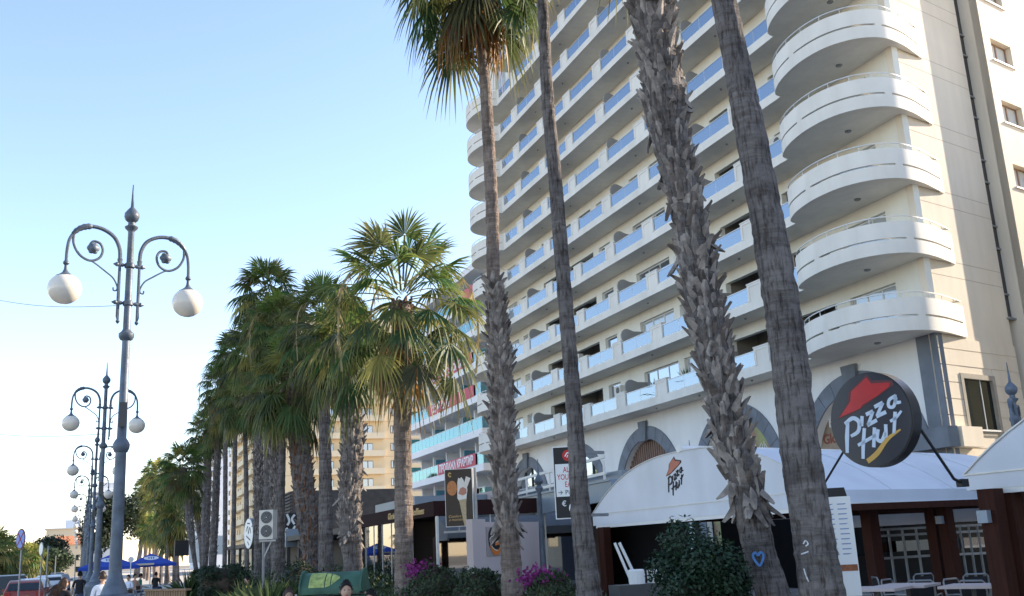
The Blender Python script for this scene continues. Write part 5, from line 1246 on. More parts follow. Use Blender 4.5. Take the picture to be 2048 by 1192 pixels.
# round sign
p = at(1741, 839, 12.6); sg_ = thing('round_sign', 'big round black sign with red hat emblem and Pizza Hut lettering', 'sign', tuple(p))
naz = R(256); n_ = Vector((math.sin(naz), math.cos(naz), 0)); uxs = Vector((-n_.y, n_.x, 0)); 
if uxs.dot(_r) < 0: uxs = -uxs
uys = uxs.cross(n_)*-1
if uys.z < 0: uys = -uys
RS = .56
circ = [(RS*math.cos(2*math.pi*k/64), RS*math.sin(2*math.pi*k/64)) for k in range(64)]
m = MB(); m.plate(circ, p, uxs, uys, -.17); dr = m.build('drum', M['navy_side'], sg_, smooth=True)
m = MB(); m.plate([(x*.975, y*.975) for x, y in circ], p, uxs, uys, .006); fc = m.build('face', M['navy'], sg_)
nz = uxs.cross(uys).normalized()
pizza_logo(fc, p+nz*.0065+uxs*(-.01)+uys*(-.0), uxs, uys, .455, M['sign_red'], M['sign_blue'], M['sign_dim'], M['sign_gold'], .004)
m = MB()
e1 = at(1635, 990, 13.2); e2 = at(1925, 966, 14.4)
m.tube([p-uxs*RS*.86-uys*.30-nz*.1, e1], .014, 8); m.tube([p+uxs*RS*.93-uys*.12-nz*.12, at(1908, 958, 14.2), e2], .020, 8); m.obox(e2, (.12, .1, .1), 0)
m.build('support_struts', M['black'], sg_)
# chairs and tables in the restaurant
ch0 = make_chair('dark metal cafe chair tucked in behind the smooth grey trunk', M['cloth_black'], 'dark chairs in the pizza restaurant')
spots = [(1795, 19.2, .4), (1838, 18.8, 2.2), (1772, 20.5, 1.1), (1922, 18.6, .2), (1950, 18.2, 1.9), (1822, 21.4, 3.0), (1935, 20.6, 2.6), (1712, 19.4, .8), (1965, 17.7, 3.1)]
cl = ['chair left of the low tables beside the menu board', 'chair against the left brown post of the pair', 'chair behind the black post in the restaurant', 'chair just right of the pair of brown posts', 'chair between the pair of posts and the broad post', 'chair deep behind the low tables', 'rear chair between the two groups of posts', 'chair right beside the menu board', 'chair touching the broad brown post']
for k, (px, D, a) in enumerate(spots):
    p = at(px, 1100, D); q = ch0 if k == 0 else dup(ch0); q.location = (p.x, p.y, 0); q.rotation_euler = (0, 0, a); q['label'] = 'dark metal cafe '+cl[k]
tb0 = make_table('x', M['mauve'], 'pale tables in the pizza restaurant')
for k, (px, D, lab) in enumerate([(1805, 17.9, 'pale cafe table right of the menu board'), (1745, 17.2, 'pale cafe table directly behind the menu board'), (1935, 17.2, 'pale cafe table between the brown posts')]):
    p = at(px, 1100, D); q = tb0 if k == 0 else dup(tb0); q.location = (p.x, p.y, .12); q['label'] = lab; q.rotation_euler = (0, 0, .5)
# small white shelves/cups at left inside
p = at(1290, 1170, 18); m = MB(); t_ = thing('sideboard', 'white stacked cups and crates on a low sideboard left of the ornamental tree', 'sideboard', (p.x, p.y, 0))
m.box((p.x-.6, p.y-.2, 0), (p.x+.6, p.y+.2, 1.05)); m.build('cabinet', M['dframe'], t_); m = MB(); m.lathe((p.x-.15, p.y, 1.051), [(.14, 0), (.15, .22), (.12, .24)], 14); m.box((p.x+.12, p.y-.12, 1.051), (p.x+.5, p.y+.12, 1.28)); m.build('crockery', M['white_metal'], t_)
p = at(1262, 1150, 20); m = MB(); 
for k in range(2): m.bar((p.x+k*.14, p.y, 1.0), (p.x-.25+k*.1, p.y+.1, 1.75), .03+.04*k, .05)
tag(m.build('leaning_boards', M['white_metal']), 'two pale boards leaning inside the dark window left of the ornamental tree', 'boards')
# ================================================================ DARK GLAZED CORNER under the grey canopy
cp = thing('canopy_building', 'shop front under a sloping blue-grey metal canopy behind the slim trunk', 'shop')
KX = 13.0
m = MB(); m.add([(KX, 25.2, 2.92), (KX, 36.8, 2.56), (KX, 36.8, 3.30), (KX, 25.2, 3.43), (KX+.12, 25.2, 2.92), (KX+.12, 36.8, 2.56), (KX+.12, 36.8, 3.30), (KX+.12, 25.2, 3.43)], [(0, 1, 2, 3), (7, 6, 5, 4), (3, 2, 6, 7), (0, 4, 5, 1), (0, 3, 7, 4), (1, 5, 6, 2)])
m.add([(KX-.06, 25.2, 3.432), (KX-.06, 36.8, 3.302), (KX+.2, 36.8, 3.302), (KX+.2, 25.2, 3.432), (KX-.06, 25.2, 3.49), (KX-.06, 36.8, 3.36), (KX+.2, 36.8, 3.36), (KX+.2, 25.2, 3.49)], [(0, 1, 5, 4), (4, 5, 6, 7), (2, 3, 7, 6), (0, 4, 7, 3), (1, 2, 6, 5), (0, 3, 2, 1)])
m.build('fascia', M['canopy_grey'], cp)
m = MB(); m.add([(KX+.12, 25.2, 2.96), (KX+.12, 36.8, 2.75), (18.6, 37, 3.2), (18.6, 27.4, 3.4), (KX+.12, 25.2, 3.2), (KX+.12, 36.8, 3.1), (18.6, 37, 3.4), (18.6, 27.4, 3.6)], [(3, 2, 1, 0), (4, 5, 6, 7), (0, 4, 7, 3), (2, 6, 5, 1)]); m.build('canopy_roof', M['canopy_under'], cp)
m = MB(); m.box((16.6, 27.6, 0), (16.8, 41, 3.25)); m.build('dark_wall', M['black'], cp)
pa = at(1092, 1066, 1); k1 = 16.5/pa.x; pb_ = at(1190, 1058, 1); k2 = 16.5/pb_.x
y1_, y0_ = pa.y*k1, pb_.y*k2-.8; zt_ = CAM_H+(pa.z-CAM_H)*k1; zb_ = CAM_H+(at(1092, 1131, 1).z-CAM_H)*k1
m = MB(); m.box((16.52, y0_, zb_), (16.58, y1_, zt_)); wd_ = m.build('serving_window', M['dglass'], cp)
m = MB(); m.box((16.46, y0_, zt_), (16.52, y1_, zt_+.07)); m.box((16.46, y1_-.06, zb_), (16.52, y1_, zt_)); m.box((16.46, (y0_+y1_)/2+.5, zb_), (16.52, (y0_+y1_)/2+.55, zt_)); m.box((16.3, y0_, zb_-.08), (16.52, y1_+.3, zb_)); m.build('window_frame', M['white_metal'], wd_)
m = MB(); m.box((16.585, y1_-1.3, zb_), (16.599, y1_-.08, zt_)); m.build('cream_blind', M['beige_c'], wd_)
m = MB()
for z in (3.95, 4.5): m.bar((15.6, 30.6, z+.10), (15.6, 40, z-.1), .07, .10)
for k in range(5): m.box((15.57, 30.65+k*2.3, 3.3), (15.63, 30.72+k*2.3, 4.5))
m.build('roof_railing', M['white_metal'], cp)
m = MB(); m.box((15.9, 30, 3.4), (21, 40, 4.1)); m.build('roof_plant', M['canopy_grey'], cp)
# mauve wall with cup emblem
a = Vector((8.2, 23.3)); wd2 = Vector((math.sin(R(51)), math.cos(R(51)))); lw = thing('logo_wall', 'freestanding mauve wall with a coffee cup emblem behind the shaggy slender trunk', 'wall', (a.x, a.y, 0))
ux3 = Vector((wd2.x, wd2.y, 0)); m = MB(); m.plate([(0, 0), (3.5, 0), (3.5, 2.40), (.62, 2.40), (.62, 2.47), (0, 2.47)], (a.x, a.y, 0), ux3, (0, 0, 1), -.18); wl = m.build('panel', M['mauve'], lw)
o = Vector((a.x, a.y, 0))+ux3*.62; n3 = ux3.cross(Vector((0, 0, 1)))
m = MB(); m.plate([(0, 1.58), (.72, 1.58), (.72, 2.28), (0, 2.28)], o+n3*.001, ux3, (0, 0, 1), .02); em = m.build('emblem_plate', mat('grey_plate', (.33, .29, .28), .6, .1, 3), lw)
o2 = o+n3*.022+ux3*.40+Vector((0, 0, 1.93))
m = MB(); m.plate([(-.33, .05), (-.30, .22), (-.20, .33), (.1, .35), (.33, .1), (.30, -.15), (.1, -.32), (-.15, -.25), (-.30, -.10)], o2, ux3, (0, 0, 1), .008); m.build('cup_shadow', M['black'], em)
m = MB(); ribbon(m, [(-.26, -.10), (-.10, -.26), (.10, -.27), (.26, -.16)], [.05, .10, .12, .09], o2+n3*.009, ux3, (0, 0, 1), .004); ribbon(m, [(-.02, -.08), (.14, -.05), (.26, -.06)], [.05, .07, .05], o2+n3*.009, ux3, (0, 0, 1), .004); m.build('orange_swoosh', mat('emblem_orange', (.62, .17, .03), .5, .05, 4), em)
m = MB()
for L_ in ([(-.28, .05), (-.2, -.1), (-.05, -.20), (.1, -.22)], [(-.28, .06), (-.15, .12), (.05, .11), (.18, .04), (.05, -.02), (-.12, -.02), (-.28, .05)], [(-.16, .05), (-.02, .08), (.1, .04)], [(-.1, .14), (-.02, .22), (-.16, .28), (-.05, .33)]): ribbon(m, L_, .028, o2+n3*.0095, ux3, (0, 0, 1), .004)
m.build('cup_lines', mat('emblem_cream', (.66, .60, .45), .5, .05, 4), em)
# upper mauve block behind
m = MB(); m.box((14.6, 38.9, 0), (19, 42.5, 4.05)); tag(m.build('mauve_block', M['mauve']), 'plain mauve block rising behind the blue-grey canopy and the ice cream sign', 'wall')
# ================================================================ COFFEE SHOP
cs_ = thing('coffee_shop', 'low coffee shop with dark brown fascia, gold letters and dark glass walls', 'shop')
CX = 9.5; cy0 = 30.55; cy1 = 41.5
m = MB(); m.box((CX, cy0, 2.83), (CX+.2, cy1, 3.29)); m.box((CX+.2, cy0, 2.83), (CX+6, cy0+.2, 3.29)); m.build('fascia', M['brown_fascia'], cs_)
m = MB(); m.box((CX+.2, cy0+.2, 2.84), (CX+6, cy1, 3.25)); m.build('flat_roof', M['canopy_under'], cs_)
m = MB(); m.box((CX+.1, cy0+2.9, .2), (CX+.12, cy1, 2.82)); m.box((CX+.1, cy0+.15, .2), (CX+5.5, cy0+.17, 2.82)); gl = m.build('glass_wall', M['dglass'], cs_)
m = MB()
for y in (cy0+.02, cy0+2.9, cy0+4.2, cy0+5.5, cy0+6.8, cy0+8.1, cy0+9.4): m.box((CX+.08, y, 0), (CX+.15, y+(.11 if y < cy0+.1 else .035), 2.829))
for x in (CX+1.9, CX+3.8): m.box((x, cy0+.12, 0), (x+.04, cy0+.19, 2.829))
m.build('mullions', M['rail'], cs_)
m = MB(); m.box((CX+5.6, cy0+.2, 0), (CX+5.8, cy1, 2.8)); m.box((CX+.3, cy0+4, 0), (CX+5.5, cy0+4.1, 2.8)); m.box((CX+.3, cy1-.1, 0), (CX+5.6, cy1, 2.8)); m.build('inner_wall', mat('shop_inner_wall', (.12, .09, .075), .8, .2, 1), cs_)
m = MB(); m.box((CX+.28, cy0+.4, 1.0), (CX+.3, cy0+1.1, 2.2)); m.build('menu_picture', M['brown_fascia'], cs_)
text('gold_lettering', "Gloria Jean's", .30, (CX-.012, 36.1, 2.95), (0, -1, 0), (0, 0, 1), M['gold_text'], cs_, .012, .008, sx=1.2, shear=.2)
text('gold_lettering', "Coffees", .30, (CX-.012, 33.2, 2.95), (0, -1, 0), (0, 0, 1), M['gold_text'], cs_, .012, .008, sx=1.75, shear=.2)
m = MB(); pz = at(770, 1012, 40); m.box((11.5, 39.5, 3.3), (15.5, 46, 3.95)); m.build('roof_light', M['canopy_grey'], cs_)
# ice cream sign box
pA = at(918, 996, 25.2); ics = thing('ice_cream_sign', 'brown lightbox sign showing an ice cream cone with a biscuit', 'sign', tuple(pA))
uxi = Vector((_r.x, _r.y, 0)).normalized(); uxi = Matrix.Rotation(R(-8), 3, 'Z')@uxi; up_ = Vector((0, 0, 1)); ni = uxi.cross(up_)
sI = 25.2/FOC*1.03
m = MB(); m.plate([(-27*sI, -53*sI), (27*sI, -53*sI), (27*sI, 55*sI), (-27*sI, 55*sI)], pA, uxi, up_, -.16); m.build('box', M['white_metal'], ics)
m = MB(); m.plate([(-26*sI, -52*sI), (26*sI, -52*sI), (26*sI, 54*sI), (-26*sI, 54*sI)], pA, uxi, up_, .005); f_ = m.build('face', mat('dark_brown_face', (.035, .022, .016), .4, .1, 2), ics)
S_ = lambda L: [(x*sI, y*sI) for x, y in L]
oI = pA+ni*.0055
m = MB(); m.plate(S_([(-13+10*math.cos(k*math.pi/12), 19+14*math.sin(k*math.pi/12)) for k in range(24)]), oI, uxi, up_, .003); m.build('biscuit', mat('biscuit_orange', (.55, .22, .08), .6, .3, 30), f_)
m = MB(); m.plate(S_([(-3, 0), (-2, 30), (0, 38), (3, 36), (6, 39), (9, 35), (12, 28), (16, 24), (17, 14), (15, 2), (14, -8), (2, -9)]), oI+ni*.003, uxi, up_, .003); m.plate(S_([(11, 26), (15, 40), (24, 36), (16, 18)]), oI+ni*.0032, uxi, up_, .004); m.build('ice_cream', mat('cream_white', (.78, .74, .68), .6, .06, 10), f_)
m = MB(); m.plate(S_([(0, -4), (14, -2), (13, -52), (9, -52)]), oI+ni*.004, uxi, up_, .003); m.build('cone', mat('wafer', (.52, .40, .25), .7, .4, 60), f_)
m = MB(); m.plate(S_([(-1, 8), (3, 18), (9, 20), (15, 16), (15, 8), (8, 4)]), oI+ni*.0065, uxi, up_, .002); m.build('sauce', mat('sauce_pink', (.55, .25, .17), .6, .4, 40), f_)
m = MB(); ribbon(m, S_([(-14, 46), (-17, 48), (-19, 45), (-17, 41), (-14, 42)]), 2.4*sI, oI, uxi, up_, .003); m.build('round_emblem', M['gold_text'], f_)
text('script_lettering', 'Comfort in', 7*sI, oI+uxi*(-22*sI)-up_*(36*sI), uxi, up_, M['gold_text'], f_, .002, 0, shear=.4); text('script_lettering', 'a moment', 7*sI, oI+uxi*(-21*sI)-up_*(42*sI), uxi, up_, M['gold_text'], f_, .002, 0, shear=.4)
m = MB(); m.bar(pA+uxi*(31*sI)-up_*(64*sI)-ni*.1, pA+uxi*(31*sI)+up_*(56*sI)-ni*.1, .06, .06, up=ni); m.bar(pA-uxi*(33*sI)-up_*(62*sI)-ni*.1, pA+uxi*(31*sI)-up_*(62*sI)-ni*.1, .05, .05); m.bar(pA+uxi*(31*sI)-up_*(62*sI)-ni*.1, Vector(((pA+uxi*(31*sI)).x, (pA+uxi*(31*sI)).y, 0))-ni*.1, .05, .05, up=ni)
m.bar(pA-up_*(62*sI)-ni*.1-uxi*(3*sI), pA-up_*(53*sI)-ni*.1-uxi*(3*sI), .03, .03, up=ni); m.build('bracket', M['steel'], ics)
# black vertical banner sign
pB = at(1142, 965, 16.4); vb = thing('vertical_banner', 'tall black and white all-you-can-eat price sign behind the slim dark trunk', 'sign', tuple(pB))
uxb = Matrix.Rotation(R(-4), 3, 'Z')@Vector((_r.x, _r.y, 0)).normalized(); sB = 16.4/FOC*1.02; nb_ = uxb.cross(up_)
Q = lambda x0, y0, x1, y1: [(x0*sB, y0*sB), (x1*sB, y0*sB), (x1*sB, y1*sB), (x0*sB, y1*sB)]
m = MB(); m.plate(Q(-33, -68, 31, 70), pB, uxb, up_, -.12); m.build('box', M['white_metal'], vb)
m = MB(); m.plate(Q(-31, -66, 30, 68), pB, uxb, up_, .005); fb_ = m.build('face', M['black'], vb)
m = MB(); m.plate(Q(-29, -26, 29, 36), pB+nb_*.0055, uxb, up_, .003); wp = m.build('white_panel', M['white_metal'], fb_)
o = pB+nb_*.009
m = MB(); m.plate([(-3*sB+11*sB*math.cos(k*math.pi/12), 52*sB+11*sB*math.sin(k*math.pi/12)) for k in range(24)], pB+nb_*.0055, uxb, up_, .003); dsc = m.build('red_disc', M['sign_red'], fb_)
m = MB(); ribbon(m, [(-9*sB, 50*sB), (-4*sB, 57*sB), (1*sB, 55*sB), (6*sB, 51*sB)], 2*sB, o, uxb, up_, .002); ribbon(m, [(-5*sB, 48*sB), (-3*sB, 53*sB)], 1.6*sB, o, uxb, up_, .002); ribbon(m, [(2*sB, 46*sB), (0, 53*sB)], 1.6*sB, o, uxb, up_, .002); m.build('hat_line', M['white_text'], dsc)
for k, (s_, x, y) in enumerate([('ALL', -14, 20), ('YOU CAN', -26, 6), ('EAT', -12, -8)]): text('red_lettering', s_, 15*sB, o+uxb*(x*sB)+up_*(y*sB), uxb, up_, M['sign_red'], wp, .001, .001, sx=.7)
text('price_lettering', '→ Pizza', 12*sB, o+uxb*(-27*sB)+up_*(-22*sB), uxb, up_, M['black'], wp, .001, .0006)
text('price_lettering', '6', 30*sB, o+uxb*(-8*sB)+up_*(-56*sB), uxb, up_, M['white_text'], fb_, .001, .002); text('price_lettering', '€', 14*sB, o+uxb*(-20*sB)+up_*(-44*sB), uxb, up_, M['white_text'], fb_, .001, .001)
m = MB(); m.bar(pB-up_*(62*sB)-nb_*.16, pB-up_*(62*sB)+Vector((.7, .15, 0))-nb_*.16, .05, .05); m.build('bracket', M['steel'], vb); m = MB(); m.bar(pB+up_*(60*sB)-nb_*.16, pB+up_*(60*sB)+Vector((.7, .15, 0))-nb_*.16, .05, .05); m.build('bracket', M['steel'], vb)
# ================================================================ BLACK SHOP ROW beyond
sh = thing('black_shop_row', 'long low black shop front with a thin dark roof edge behind the palm trunks', 'shop')
m = MB(); m.box((9.6, 44, 2.72), (16, 92, 2.98)); m.build('roof_slab', M['black'], sh)
m = MB(); m.box((12.5, 44, 0), (13, 92, 2.7)); m.build('back_wall', M['black'], sh)
m = MB()
for k in range(13): m.box((9.8, 45+k*3.8, 0), (10.0, 45.2+k*3.8, 2.71))
m.build('roof_posts', M['dframe'], sh)
m = MB(); m.box((9.75, 56, 0), (9.8, 76, 1.1)); m.build('low_screen', M['dframe'], sh)
pR = at(497, 1067, 47); rs = thing('round_shop_sign', 'round white shop sign with dark lettering seen nearly edge-on', 'sign', tuple(pR)); m = MB()
az = R(222); nn = Vector((math.sin(R(160)), math.cos(R(160)), 0)); sx_ = Vector((math.cos(R(78)), math.sin(R(78)), 0)); sx_ = Matrix.Rotation(R(-58), 3, 'Z')@Vector((_r.x, _r.y, 0)).normalized()
rr_ = .66; m.plate([(rr_*math.cos(k*math.pi/20), rr_*math.sin(k*math.pi/20)) for k in range(40)], pR, sx_, up_, -.2); m.build('drum', M['steel'], rs)
nr = sx_.cross(up_); m = MB(); m.plate([(rr_*.96*math.cos(k*math.pi/20), rr_*.96*math.sin(k*math.pi/20)) for k in range(40)], pR, sx_, up_, .006); f_ = m.build('face', M['white_metal'], rs)
m = MB()
for L_ in ([(-.35, .1), (-.1, .3), (.0, 0), (.2, .25), (.35, .0)], [(-.3, -.1), (0, -.2), (.3, -.3)], [(-.1, -.35), (.1, -.5)], [(-.2, .45), (.2, .42)]): ribbon(m, L_, .06, pR+nr*.007, sx_, up_, .004)
m.build('dark_script', M['black'], f_)
pC = at(582, 1052, 62); m = MB(); t_ = thing('patterned_sign', 'black and white patterned sign between two palm trunks', 'sign', tuple(pC)); m.box((pC.x-.35, pC.y, pC.z-1.1), (pC.x+.35, pC.y+.1, pC.z+.75)); bb = m.build('panel', M['black'], t_)
m = MB()
for L_ in ([(-.25, .7), (-.1, .3), (-.22, .05)], [(.22, .65), (.05, .4), (.2, .1)], [(-.28, -.1), (-.12, -.35), (-.2, -.5)], [(.25, 0), (.1, -.3), (.22, -.5)]): ribbon(m, L_, .13, (pC.x, pC.y-.001, pC.z), (1, 0, 0), up_, .004)
for k in range(4): ribbon(m, [(-.28+k*.16, -.6), (-.28+k*.16, -1.0)], .07, (pC.x, pC.y-.001, pC.z), (1, 0, 0), up_, .004)
m.build('white_pattern', M['white_metal'], bb)
for (px, py, D, w_, h_, lab, mt_) in [(600, 1075, 60, 1.6, 1.0, 'pale grey kiosk roof behind the shaggy trunks', M['canopy_grey']), (392, 1098, 78, .9, 1.9, 'white panel leaning above the black shop roof beside the curving palm', M['white_metal']), (440, 1090, 70, .8, 1.2, 'striped white and dark panel above the black shop roof', M['white_metal']), (364, 1096, 80, 1.0, 1.1, 'black loudspeaker-like box above the far end of the black shop', M['black'])]:
    p = at(px, py, D); m = MB(); m.box((p.x-w_/2, p.y, p.z-h_/2), (p.x+w_/2, p.y+.5, p.z+h_/2)); m.box((p.x-.04, p.y+.2, 2.98), (p.x+.04, p.y+.3, p.z-h_/2))
    for k in range(3): m.box((p.x-w_/2+.08, p.y-.02, p.z-h_/2+.15+k*h_/3), (p.x+w_/2-.08, p.y-.002, p.z-h_/2+.2+k*h_/3))
    tag(m.build('roof_panel', mt_), lab, 'panel')
# air conditioner on a stand
pD = at(532, 1049, 30); ac = thing('air_conditioner', 'pale twin-fan outdoor air conditioner on a tall steel stand', 'air conditioner', tuple(pD)); uxa = Matrix.Rotation(R(-10), 3, 'Z')@Vector((_r.x, _r.y, 0)).normalized(); na = uxa.cross(up_); s3 = 30/FOC
m = MB(); m.plate([(-14*s3, -27*s3), (14*s3, -27*s3), (14*s3, 27*s3), (-14*s3, 27*s3)], pD, uxa, up_, -.30); m.build('casing', M['ac_white'], ac)
for dy in (13.2, -12.2):
    m = MB(); m.plate([(11.3*s3*math.cos(k*math.pi/16)+1*s3, 11.3*s3*math.sin(k*math.pi/16)+dy*s3) for k in range(32)], pD, uxa, up_, .012); fg = m.build('fan_grille', M['navy'], ac)
    m = MB()
    for rr2 in (4, 6.5, 9, 11.2): 
        pts = [pD+uxa*(rr2*s3*math.cos(k*math.pi/12)+1*s3)+up_*(rr2*s3*math.sin(k*math.pi/12)+dy*s3)+na*.016 for k in range(25)]; m.tube(pts, .005, 4)
    m.plate([(1.6*s3*math.cos(k*math.pi/8)+1*s3, 1.6*s3*math.sin(k*math.pi/8)+dy*s3) for k in range(16)], pD+na*.013, uxa, up_, .006); m.build('grille_rings', M['steel'], fg)
m = MB(); m.bar(pD-uxa*(15*s3)-up_*(30*s3)-na*.1, pD+uxa*(18*s3)-up_*(30*s3)-na*.1, .08, .05); q = pD-uxa*(9*s3)-na*.15; m.bar((q.x, q.y, 0), (q.x, q.y, q.z-30*s3), .06, .06, up=Vector((1, 0, 0))); m.bar((q.x, q.y, q.z-30*s3-.5), q+uxa*.25-up_*(30*s3), .04, .04); m.build('stand', M['steel'], ac)
# ================================================================ GREEN CONTAINER
pG = at(661, 1150, 16.2); gb = thing('waste_container', 'large green waste container with a rounded lid and yellow-green arrow marking', 'waste container', (pG.x, pG.y, 0))
uxg = Matrix.Rotation(R(-4), 3, 'Z')@Vector((_r.x, _r.y, 0)).normalized(); ng = uxg.cross(up_); hw = .44; 
def gpt(u, v, z): return Vector((pG.x, pG.y, 0))+uxg*u-ng*v+up_*z
prof = [(0, .22), (0, 1.13), (.02, 1.20)]; lid = [(.0, 1.22)]+[(.30-.32*math.cos(t), 1.22+.32*math.sin(t)) for t in [math.pi*k/16 for k in range(1, 11)]]+[(.60, 1.3), (.72, 1.22)]
m = MB()
for u0, u1 in ((-hw, hw),):
    pr = [(0.02, .25), (-.02, 1.16), (.74, 1.16), (.66, .25)]
    vs = [gpt(u*(.94 if z < .5 else 1), v, z) for u in (-hw, hw) for v, z in pr]; m.add(vs, [(0, 1, 2, 3), (7, 6, 5, 4), (0, 4, 5, 1), (1, 5, 6, 2), (2, 6, 7, 3), (3, 7, 4, 0)])
m.build('tub', M['green_bin'], gb)
n = len(lid); m = MB(); vs = [gpt(u, v-.05, z-.02) for u in (-hw-.02, hw+.02) for v, z in lid]; m.add(vs, [tuple(range(n)), tuple(range(2*n-1, n-1, -1))]+[(i, (i+1) % n, n+(i+1) % n, n+i) for i in range(n)]); lo = m.build('lid', M['green_bin'], gb, smooth=True)
for u in (-hw-.045, hw+.02):
    m = MB(); vs = [gpt(u+q, v*1.02-.06, (z-1.2)*1.06+1.2) for q in (0, .03) for v, z in lid]; m.add(vs, [tuple(range(n)), tuple(range(2*n-1, n-1, -1))]+[(i, (i+1) % n, n+(i+1) % n, n+i) for i in range(n)])
    m.build('end_cap', M['green_bin'], gb, smooth=True)
def lidpt(u, s_):
    t = math.pi*s_; return gpt(u, .30-.327*math.cos(t)-.05, 1.20+.327*math.sin(t))
m = MB()
for (u0, u1, a0, a1, b0, b1) in [(-.33, -.09, .10, .40, .10, .40), (-.075, .0, .10, .38, .12, .36), (.015, .14, .13, .36, .24, .28)]:
    nn_ = 6; vs = []
    for k in range(nn_+1): t = k/nn_; vs += [lidpt(u0, lerp(a0, a1, t)), lidpt(u1, lerp(b0, b1, t))]
    m.add(vs, [(2*k, 2*k+1, 2*k+3, 2*k+2) for k in range(nn_)])
m.build('arrow_marking', M['yellow_green'], lo, fixn=False)
m = MB(); m.bar(gpt(-hw-.03, -.04, 1.0), gpt(-hw-.09, -.04, 1.22), .03, .03); m.bar(gpt(-hw-.05, .1, 1.12), gpt(-hw-.10, .1, .95), .03, .05); m.build('side_handle', M['steel'], gb)
for u in (-hw+.08, hw-.08):
    for v in (.08, .6): m = MB(); m.tube([gpt(u-.03, v, .1), gpt(u+.03, v, .1)], .1, 12); m.build('wheel', M['tyre'], gb)
# ================================================================ WOOD PLANTER + CAFE CHAIRS UNDER PARASOLS
pa = at(293, 1175, 31); pb2 = at(378, 1172, 29); t_ = thing('slatted_planter', 'weathered wooden slatted planter wall at the foot of the shrubs', 'planter', (pa.x, pa.y, 0)); m = MB(); d_ = (pb2-pa); d_.z = 0; L_ = d_.length; d_.normalize(); rn = random.Random(6)
for k in range(int(L_/.13)): q = pa+d_*(k*.13); m.obox((q.x, q.y, .54+rn.uniform(-.02, .02)), (.10, .03, 1.08), math.atan2(d_.y, d_.x))
m.build('slats', M['wood'], t_); m = MB(); m.bar(Vector((pa.x, pa.y+.02, 1.09)), Vector((pb2.x, pb2.y+.02, 1.09)), .16, .05); m.bar(Vector((pa.x, pa.y+.05, .6)), Vector((pb2.x, pb2.y+.05, .6)), .04, .08); m.build('top_rail', M['wood'], t_)
rc = make_chair('x', M['rattan'], 'brown wooden chairs under the blue parasols')
for k, (px, D, a, lab) in enumerate([(262, 44, .3, 'brown cafe chair nearest the lamp post under the blue parasols'), (276, 46, 2.0, 'brown cafe chair right of the nearest one under the parasols'), (288, 52, 1.0, 'brown cafe chair under the right blue parasol'), (250, 55, 2.6, 'brown cafe chair under the left blue parasol')]):
    p = at(px, 1140, D); q = rc if k == 0 else dup(rc); q.location = (p.x, p.y, 0); q.rotation_euler = (0, 0, a); q['label'] = lab
# wall plates of bark graffiti on the two nearest palms
def graffiti(px, py, D, strokes, wd_, m_, name, lab):
    o = at(px, py, D); u_ = Vector((_r.x, _r.y, 0)).normalized(); m = MB(); s_ = D/FOC
    for L_ in strokes: ribbon(m, [(x*s_, -y*s_) for x, y in L_], wd_*s_, o, u_, up_, -.006)
    q = m.build(name, m_, None); return q
g1 = graffiti(1517, 1116, 11.8-.245, [[(0, -4), (4, -10), (9, -8), (9, 0), (1, 14), (-8, 2), (-10, -6), (-5, -10), (0, -4)]], 4.2, mat('blue_spray', (.12, .30, .62), .8, .35, 40), 'heart_graffiti', '')
g2 = graffiti(1618, 1112, 10.6-.245, [[(-8, -22), (-3, -28), (1, -22), (-4, -18)], [(-14, -4), (0, -8)], [(-12, 22), (-10, 34), (-6, 46)]], 2.2, mat('white_spray', (.6, .6, .6), .8, .35, 40), 'scratch_graffiti', '')
for g_, key in ((g1, 'blue heart'), (g2, 'smooth grey palm')):
    host = [o for o in bpy.data.objects if o.get('label') and key in o['label'] and o.name.startswith('palm_tree')][0]
    g_.parent = host; g_.location = -Vector(host.location)
